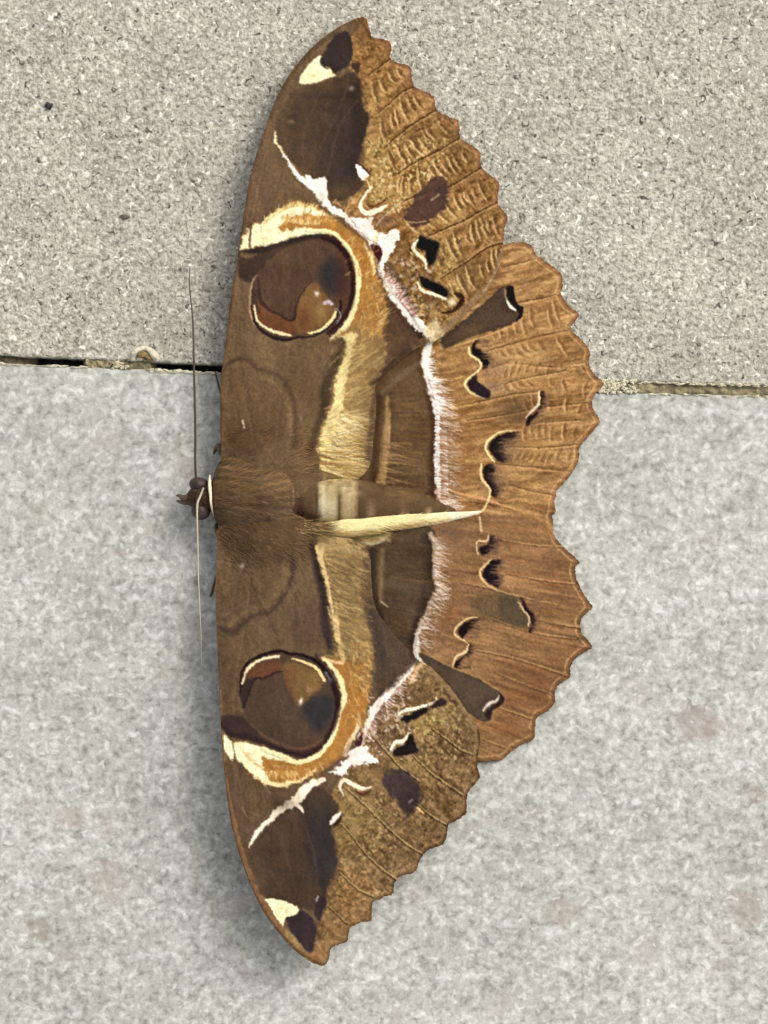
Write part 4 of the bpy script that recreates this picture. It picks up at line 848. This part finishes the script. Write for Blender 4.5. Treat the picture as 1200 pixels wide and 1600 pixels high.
# ------------------------------------------------------------ fur: tapered strands, swept back over thorax and wing bases
def strands(name, roots, parent, cvs=None):
    """roots: px, py, z, angle (photo plane), length px, lift, width, colour"""
    V = []; F = []; K = []
    for (x, y, z, an, L, lift, w, c) in roots:
        n = 4; base = len(V); bend = random.uniform(-.35, .35)
        for i in range(n):
            t = i / (n - 1); a = an + bend * t; xx = x + math.cos(a) * L * t; yy = y + math.sin(a) * L * t
            zz = (z[0] + (z[1] - z[0]) * t if isinstance(z, tuple) else z(xx, yy)) + lift * math.sin(t * 2.4) * .6; ww = w * (1 - t * .92)
            nx_, ny_ = -math.sin(a), math.cos(a)
            V.append(at(xx + nx_ * ww, yy + ny_ * ww, zz - .004)); V.append(at(xx, yy, zz + ww * .008)); V.append(at(xx - nx_ * ww, yy - ny_ * ww, zz - .004))
            k = 1.42 + .4 * t; K += [np.array(c) * k] * 3
        for i in range(n - 1):
            b0 = base + i * 3
            F.append((b0, b0 + 1, b0 + 4, b0 + 3)); F.append((b0 + 1, b0 + 2, b0 + 5, b0 + 4))
    return mesh_obj(name, V, np.array(F), parent, M_fur, np.clip(np.array(K), .004, .9), kind='stuff')
Psec = smooth(np.array(secs, float), False, 5)
def body_z(x, y):
    s = [np.interp(x, Psec[:, 0], Psec[:, k]) for k in range(1, 5)]
    u = (y - s[0]) / s[1]
    if abs(u) >= 1: return None
    return (s[2] + s[3]) / 2 + (s[3] - s[2]) / 2 * math.sqrt(1 - u * u)
def flow(x, y):
    # hair direction: swept back along the body, fanning on to the wing bases
    u = (y - 772) / 60.0
    return 0.03 + u * 0.75 * max(0.2, min(1, (x - 330) / 80)) + random.gauss(0, .22)
roots = []
for i in range(9000):
    x = 333 + 135 * random.random() ** .95; y = 772 + random.uniform(-70, 70)
    z = body_z(x, y)
    if z is None: continue
    if x > 450 and abs(y - 772) < 34: continue
    cl = .5 + .5 * math.sin(y * .55 + 2.5 * math.sin(x * .06)) ; cl2 = random.uniform(.86, 1.14) * (.9 + .22 * cl)
    c = sample(bc, np.array([x], np.float32), np.array([y], np.float32))[0][0]
    c = np.clip(c * cl2, 0, 1); L = random.uniform(8, 24)
    if 400 < x and x + L > 464 and abs(y - 772) < 32: L = max(4, 460 - x)
    roots.append((x, y, lambda a_, b_, z0=z: (body_z(a_, b_) or z0 - .05) + .004, flow(x, y), L, random.uniform(.0, .035), random.uniform(.3, .7), albedo(c)))
for i in range(900):
    x = random.uniform(289, 330); y = 777 + random.uniform(-20, 20)
    if abs(y - 777) > 6 + (x - 289) * .28 or body_z(x, y) is None: continue
    roots.append((x, y, lambda a_, b_: (body_z(a_, b_) or .4) + .004, random.gauss(.1, .35), random.uniform(4, 10), random.uniform(.01, .04), random.uniform(.25, .5), albedo(np.array(random.choice([(104,78,62),(84,60,50),(128,98,78)])) / 255.) * .7))
strands('fur', roots, body)
def wing_fur(key, wing, n, xr, yr, dirf, cols, Lr, zoff=.006, w=(.3, .75), g=None):
    P = OUT[key]; rs = np.random.RandomState(len(C.objects)); m = n * 6
    X = rs.uniform(*xr, m); Y = rs.uniform(*yr, m)
    ok = inside(X, Y, P) & (rs.rand(m) < np.exp(-((X - g[0]) / g[2]) ** 2 - ((Y - g[1]) / g[3]) ** 2))
    X = X[ok]; Y = Y[ok]; A = np.array([dirf(x, y) for x, y in zip(X, Y)]) + rs.normal(0, .2, len(X)); L = rs.uniform(*Lr, len(X))
    keep = inside(X + np.cos(A) * (L + 3), Y + np.sin(A) * (L + 3), P); X = X[keep][:n]; Y = Y[keep][:n]; A = A[keep][:n]; L = L[keep][:n]
    z0 = zwing(key, X, Y) + zoff; z1 = zwing(key, X + np.cos(A) * L, Y + np.sin(A) * L) + zoff
    cl = sample(fc if key[0] == 'F' else hc, X.astype(np.float32), Y.astype(np.float32))[0] * rs.uniform(.86, 1.16, len(X))[:, None]
    cl = albedo(np.clip(cl, 0, 1))
    return strands('fur', [(X[i], Y[i], (z0[i], z1[i]), A[i], L[i], random.uniform(0, .02), random.uniform(*w), cl[i]) for i in range(len(X))], wing)
wing_fur('F1', wF1, 4200, (345, 500), (640, 756), lambda x, y: -.35 + (x - 350) * .001, None, (7, 22), g=(415, 735, 50, 34), w=(.25, .55))
wing_fur('F2', wF2, 4200, (342, 500), (795, 905), lambda x, y: .55, None, (7, 22), g=(415, 815, 50, 34), w=(.25, .55))
wing_fur('F1', wF1, 500, (495, 570), (620, 748), lambda x, y: .12 + (y - 700) * .002, None, (10, 24), g=(525, 720, 30, 30), w=(.25, .55))
wing_fur('F2', wF2, 500, (495, 565), (845, 950), lambda x, y: .5, None, (8, 20), g=(525, 875, 30, 40), w=(.25, .55))
r = []
for i in range(500):
    x = random.uniform(468, 690); t_ = random.uniform(-.8, .8); s = [np.interp(x, P_[:, 0], P_[:, k]) for k in range(1, 5)]
    y = s[0] + s[1] * t_; z = (s[2] + s[3]) / 2 + (s[3] - s[2]) / 2 * math.sqrt(1 - t_ * t_)
    c = (255, 240, 186) if t_ < .3 else (206, 176, 118)
    r.append((x, y, (z, z - .01), -.04, random.uniform(8, 22), .0, random.uniform(.3, .7), albedo(np.array(c) / 255. * random.uniform(.88, 1.0)) * .8))
for i in range(420):
    x = 418 + 82 * random.random() ** .7; y = 824 + random.uniform(-1, 1) * (6 + .12 * (500 - x)); r.append((x, y, ((body_z(x, y) or .62) + .0 if x < 455 else .62, .57), random.gauss(.0, .1), random.uniform(16, 44), .01, random.uniform(.3, .6), albedo(np.array(random.choice([(104,80,54),(116,90,60),(96,74,50)] + ([(196,166,112),(160,128,86)] if x > 462 else []))) / 255.) * .75))
strands('fur', r, wH2)

# ------------------------------------------------------------ floor: two slabs, sandy grout between them
floor = bpy.data.objects.new('floor', None); C.objects.link(floor); floor['kind'] = 'structure'
def s2l(c): return tuple(float(v) for v in albedo(np.array(c) / 255.))
def tile_material(name, base, dark, light, scale, warm_patch, bump, speckle, stains=()):
    m = bpy.data.materials.new(name); m.use_nodes = True; nt = m.node_tree; b = nt.nodes['Principled BSDF']; L = nt.links.new
    tc = nt.nodes.new('ShaderNodeTexCoord').outputs['Object']
    def noise(s, d=4, r=.55, dist=0.0, loc=(0, 0, 0)):
        n = nt.nodes.new('ShaderNodeTexNoise'); n.inputs['Scale'].default_value = s; n.inputs['Detail'].default_value = d; n.inputs['Roughness'].default_value = r; n.inputs['Distortion'].default_value = dist
        mp = nt.nodes.new('ShaderNodeMapping'); mp.inputs['Location'].default_value = loc; L(tc, mp.inputs[0]); L(mp.outputs[0], n.inputs['Vector']); return n.outputs[0]
    def ramp(src, stops):
        r = nt.nodes.new('ShaderNodeValToRGB'); L(src, r.inputs[0]); e = r.color_ramp.elements
        while len(e) < len(stops): e.new(.5)
        for k, (p, c) in enumerate(stops): e[k].position = p; e[k].color = (*c, 1)
        return r.outputs[0]
    def mix(f, a, c, mode='MIX'):
        x = nt.nodes.new('ShaderNodeMix'); x.data_type = 'RGBA'; x.blend_type = mode
        if isinstance(f, float): x.inputs[0].default_value = f
        else: L(f, x.inputs[0])
        for s_, q in ((6, a), (7, c)):
            if isinstance(q, tuple): x.inputs[s_].default_value = (*q, 1)
            else: L(q, x.inputs[s_])
        return x.outputs[2]
    n1 = noise(scale, 2.2, .55, .35); n2 = noise(scale * 2.1, 1.5, .5, .35, (3, 7, 0)); n3 = noise(.45, 3, .5, 0, (9, 1, 0)); n4 = noise(scale * .16, 3, .6, .4, (5, 5, 2))
    n5 = noise(1.6, 3, .55, .3, (4, 8, 1)); n6 = noise(2.4, 4, .6, 0, (2, 8, 5))
    mid = lambda a, b, t: tuple(x * (1 - t) + y * t for x, y in zip(a, b))
    c = ramp(n1, [(.34, dark), (.42, mid(dark, base, .45)), (.48, base), (.55, base), (.64, light)])
    c2 = ramp(n2, [(.33, dark), (.44, base), (.54, base), (.65, light)])
    c = mix(.5 if speckle else .45, c, c2)
    w = ramp(n4, [(.60, (0, 0, 0)), (.68, (.7, .7, .7))])
    c = mix(w, c, mix(.6, c, warm_patch))
    cl = ramp(n5, [(.36, (.90, .90, .89)), (.50, (1, 1, 1)), (.64, (1.06, 1.06, 1.055))]); c = mix(1.0, c, cl, 'MULTIPLY')
    for (sx, sy, sr, scol, sa) in stains:       # discoloured patches of the stone
        p = at(sx, sy, 0); vm = nt.nodes.new('ShaderNodeVectorMath'); vm.operation = 'DISTANCE'; L(tc, vm.inputs[0]); vm.inputs[1].default_value = (p[0], p[1], 0)
        ad = nt.nodes.new('ShaderNodeMath'); ad.operation = 'MULTIPLY_ADD'; L(n6, ad.inputs[0]); ad.inputs[1].default_value = sr * 1.6; L(vm.outputs['Value'], ad.inputs[2])
        mr = nt.nodes.new('ShaderNodeMapRange'); mr.inputs[1].default_value = sr * 2.0; mr.inputs[2].default_value = sr * 1.55; mr.inputs[3].default_value = 0; mr.inputs[4].default_value = sa; L(ad.outputs[0], mr.inputs[0])
        c = mix(mr.outputs[0], c, s2l(scol))
    bl = ramp(n3, [(.3, (.90, .90, .89)), (.7, (1.07, 1.07, 1.07))]); c = mix(1.0, c, bl, 'MULTIPLY')
    if speckle:
        sp = ramp(noise(scale * 1.0, 1, .5, 1.0, (1, 2, 3)), [(.27, (1, 1, 1)), (.345, (0, 0, 0))]); c = mix(sp, c, tuple(.62 * q for q in dark))
    lt = ramp(noise(scale * 1.1, 1, .5, .5, (11, 2, 3)), [(.64, (0, 0, 0)), (.74, (1, 1, 1) if speckle else (.5, .5, .5))]); c = mix(lt, c, tuple(min(.85, 1.18 * q) for q in light))
    L(c, b.inputs['Base Color']); b.inputs['Roughness'].default_value = .62; b.inputs['Specular IOR Level'].default_value = .35
    bp = nt.nodes.new('ShaderNodeBump'); bp.inputs['Strength'].default_value = bump; bp.inputs['Distance'].default_value = .06
    L(n1, bp.inputs['Height']); bp2 = nt.nodes.new('ShaderNodeBump'); bp2.inputs['Strength'].default_value = bump * .8; bp2.inputs['Distance'].default_value = .03; L(n2, bp2.inputs['Height']); L(bp.outputs[0], bp2.inputs['Normal'])
    L(bp2.outputs[0], b.inputs['Normal'])
    return m
M_t1 = tile_material('speckled_stone', s2l((193,188,172)), s2l((112,107,92)), s2l((240,236,222)), 9.6, s2l((184,180,168)), .6, True)
M_t2 = tile_material('smooth_stone', s2l((200,199,190)), s2l((150,149,139)), s2l((238,238,230)), 6.0, s2l((186,176,166)), .2, False, ((1092,1130,.34,(172,158,150),.6),(880,1425,.24,(178,164,154),.45),(1165,1420,.3,(176,162,150),.45),(62,1452,.2,(160,152,138),.6),(108,1278,.2,(184,168,160),.5),(170,1375,.3,(182,170,160),.4),(1180,1240,.16,(158,146,132),.5),(55,800,.3,(176,172,160),.4),(150,640,.22,(176,176,162),.45),(1010,1480,.3,(180,170,160),.35)))
M_gr = mat('sandy_grout', .9, s2l((164,152,118)), bump=(9, .9, .08), speck=(9, .45))
M_bed = mat('dark_gap', .95, (.012, .010, .014), bump=(8, .5, .05)); M_bed2 = mat('grey_bedding', .95, s2l((120,110,84)), bump=(7, .8, .08), speck=(6, .4))

def joint_top(x): return np.interp(x, [-900, 0, 350, 940, 1200, 2400], [520, 556, 571, 596, 603, 640])
def joint_bot(x): return np.interp(x, [-900, 0, 350, 940, 1200, 2400], [531, 568, 582.5, 613, 619.5, 658])
def tile(name, edge, far, material, rag, top_side):
    xs = np.concatenate([np.arange(-900, 0, 60), np.arange(0, 1200, 3), np.arange(1200, 2101, 60)]).astype(np.float32)
    y = edge(xs) + rag * 2.2 * fbm(14, 800 + int(rag * 10), X=xs, Y=xs * 0 + 40, octaves=3) + rag * .8 * fbm(60, 820, X=xs, Y=xs * 0)
    sgn = -1 if top_side else 1
    rings = [(0.0, -.60), (0.0, -.06), (1.2, -.015), (3.5, 0.0), (14, 0.0)]
    V = []; n = len(xs)
    for off, z in rings:
        for x, yy in zip(xs, y): V.append(at(x, yy + sgn * off, 0) [:2] + (z,))
    for x in xs: V.append(at(x, far, 0)[:2] + (0.0,))
    for x in xs: V.append(at(x, far, 0)[:2] + (-.60,))
    F = []; m = len(rings) + 2
    for j in range(m - 1):
        for i in range(n - 1):
            q = (j * n + i, j * n + i + 1, (j + 1) * n + i + 1, (j + 1) * n + i)
            F.append(q if not top_side else q[::-1])
    F = [f[::-1] for f in F]
    o = mesh_obj(name, V, F, floor, material, smooth_=False)
    return o
tile('tile', joint_top, -900, M_t1, .7, True)['label'] = 'upper tile, coarse speckled beige grey'
tile('tile', joint_bot, 2500, M_t2, .9, False)['label'] = 'lower tile, paler and smoother grey'
# bedding under the joint
def strip(name, x0, x1, ya, yb, z, material, step, rough, parent, crown=.0, zfun=None):
    xs = np.arange(x0, x1 + step, step).astype(np.float32); m = 9; V = []; F = []; n = len(xs)
    for j in range(m):
        t = j / (m - 1)
        for i, x in enumerate(xs):
            e0 = ya(x); e1 = yb(x); yy = e0 + (e1 - e0) * t
            nz = float(fbm(7, 900, X=np.array([x], np.float32), Y=np.array([yy], np.float32), octaves=3)[0])
            zz = z + crown * math.sin(math.pi * t) + rough * nz
            if zfun: zz += zfun(x, t)
            V.append(at(x, yy, 0)[:2] + (zz,))
    for j in range(m - 1):
        for i in range(n - 1): F.append((j * n + i, (j + 1) * n + i, (j + 1) * n + i + 1, j * n + i + 1))
    return mesh_obj(name, V, F, parent, material)
strip('gap_bed', -900, 2100, lambda x: joint_top(x) - 8, lambda x: joint_bot(x) + 8, -.45, M_bed, 6, .04, floor)
strip('grout', -900, 52, lambda x: joint_top(x) - 3, lambda x: joint_bot(x) + 3, -.13, M_bed2, 3, .05, floor, .0, lambda x, t: -.25 * max(0, (x - 30) / 22))
strip('grout', 126, 241, lambda x: joint_top(x) - 3, lambda x: joint_bot(x) + 3, -.075, M_gr, 2, .09, floor, .06, lambda x, t: -.3 * max(0, (x - 234) / 7) - .3 * max(0, (134 - x) / 8))
strip('grout', 860, 2100, lambda x: joint_top(x) - 3, lambda x: joint_bot(x) + 3, -.06, M_gr, 3, .06, floor, .05, lambda x, t: -.05 * max(0, min(1, (x - 980) / 80)))
# pale mortar smear along the joint
M_mort = mat('pale_mortar', .9, s2l((236,228,200)), bump=(14, .8, .05), speck=(12, .25))
def lumps(name, spots, material, parent):
    V = []; F = []
    for (x, y, rx, ry, h) in spots:
        b = len(V); n = 12; ph = random.uniform(0, 6)
        for j, (f, zf) in enumerate(((1.0, -.03), (.85, .45), (.5, .85), (.0, 1.0))):
            for k in range(n):
                a = 2 * math.pi * k / n; q = 1 + .28 * math.sin(3 * a + ph) + .18 * random.uniform(-1, 1)
                if f == 0: q = 0
                V.append(at(x + rx * f * q * math.cos(a), y + ry * f * q * math.sin(a), 0)[:2] + (h * zf + (random.uniform(-.01, .01) if f else 0),))
        for j in range(3):
            for k in range(n): k2 = (k + 1) % n; F.append((b + j * n + k, b + j * n + k2, b + (j + 1) * n + k2, b + (j + 1) * n + k))
    return mesh_obj(name, V, F, parent, material, kind='stuff')
sp = []
for i in range(46):
    x = random.uniform(232, 345); sp.append((x, joint_bot(x) + random.uniform(-.5, 3), random.uniform(3, 8), random.uniform(1, 2.4), random.uniform(.015, .03)))
for i in range(22):
    x = random.uniform(-20, 130); sp.append((x, joint_bot(x) + random.uniform(-.5, 2), random.uniform(4, 9), random.uniform(.8, 1.8), random.uniform(.012, .025)))
for i in range(120):
    x = 936 + 60 * random.random() ** 1.3; y = random.uniform(joint_top(x) - 3, joint_bot(x) + 1); sp.append((x, y, random.uniform(2, 5), random.uniform(1.5, 3), random.uniform(.02, .05)))
for i in range(70):
    x = random.uniform(960, 1200); sp.append((x, joint_top(x) + random.uniform(-2, 1.5), random.uniform(2, 7), random.uniform(.8, 1.8), random.uniform(.015, .03)))
for i in range(22):
    x = random.uniform(1000, 1200); sp.append((x, joint_bot(x) + random.uniform(-1, 2), random.uniform(2, 8), random.uniform(.8, 1.8), random.uniform(.012, .03)))
for i in range(16):
    x = random.uniform(175, 200); sp.append((x, random.uniform(joint_top(x), joint_bot(x)), random.uniform(2, 4), random.uniform(1.5, 2.5), random.uniform(.02, .05)))
lumps('mortar_smear', sp, M_mort, floor)

# crumb of mortar standing on the joint: a small arch of pale crust round a brown core
crumb = bpy.data.objects.new('mortar_crumb', None); C.objects.link(crumb); crumb.location = at(225, 557, 0)
tag(crumb, 'small pale crumb of mortar on the tile joint left of the moth', 'crumb')
def rock(name, cx, cy, cz, rx, ry, rz, material, parent, amp=.22):
    import mathutils.noise as mn
    V = []; F = []; nu, nv = 22, 14; c = Vector(at(cx, cy, cz)); sd_ = random.uniform(0, 50)
    for j in range(nv + 1):
        ph = math.pi * j / nv
        for i in range(nu):
            th = 2 * math.pi * i / nu; d = Vector((math.sin(ph) * math.cos(th), math.sin(ph) * math.sin(th), math.cos(ph)))
            f = 1 + amp * 2 * mn.noise(d * 1.8 + Vector((sd_, 0, 0))) + amp * mn.noise(d * 4 + Vector((0, sd_, 0)))
            V.append(c + Vector((d.x * rx * f, d.y * ry * f, d.z * rz * f)))
    for j in range(nv):
        for i in range(nu): i2 = (i + 1) % nu; F.append((j * nu + i, (j + 1) * nu + i, (j + 1) * nu + i2, j * nu + i2))
    return mesh_obj(name, V, F, parent, material)
M_core = mat('sand_core', .85, s2l((150,124,80)), bump=(16, .9, .05), speck=(14, .5))
tube('crust', [(208,562,.03),(209,554,.07),(216,547,.10),(225,544,.11),(234,547,.10),(241,555,.07),(247,563,.03)], [.045,.055,.05,.035,.045,.06,.04], M_mort, crumb)
rock('core', 222, 554, .06, .10, .07, .09, M_core, crumb); rock('core', 232, 560, .04, .06, .05, .06, M_core, crumb); rock('core', 219, 560, .04, .06, .035, .05, M_mort, crumb)
# dark chip lying on the upper tile
M_chip = mat('dark_chip', .7, (.035, .028, .034))
chip = rock('dark_grit', 76, 165, .02, .055, .05, .035, M_chip, None, .35)
tag(chip, 'tiny dark speck of grit on the upper tile near the left edge', 'grit')
chip = rock('dark_grit', 195, 339, .015, .07, .035, .03, mat('grey_chip', .8, (.11, .095, .075)), None, .3)
tag(chip, 'brown grey sliver of grit on the upper tile left of the upper wing', 'grit')
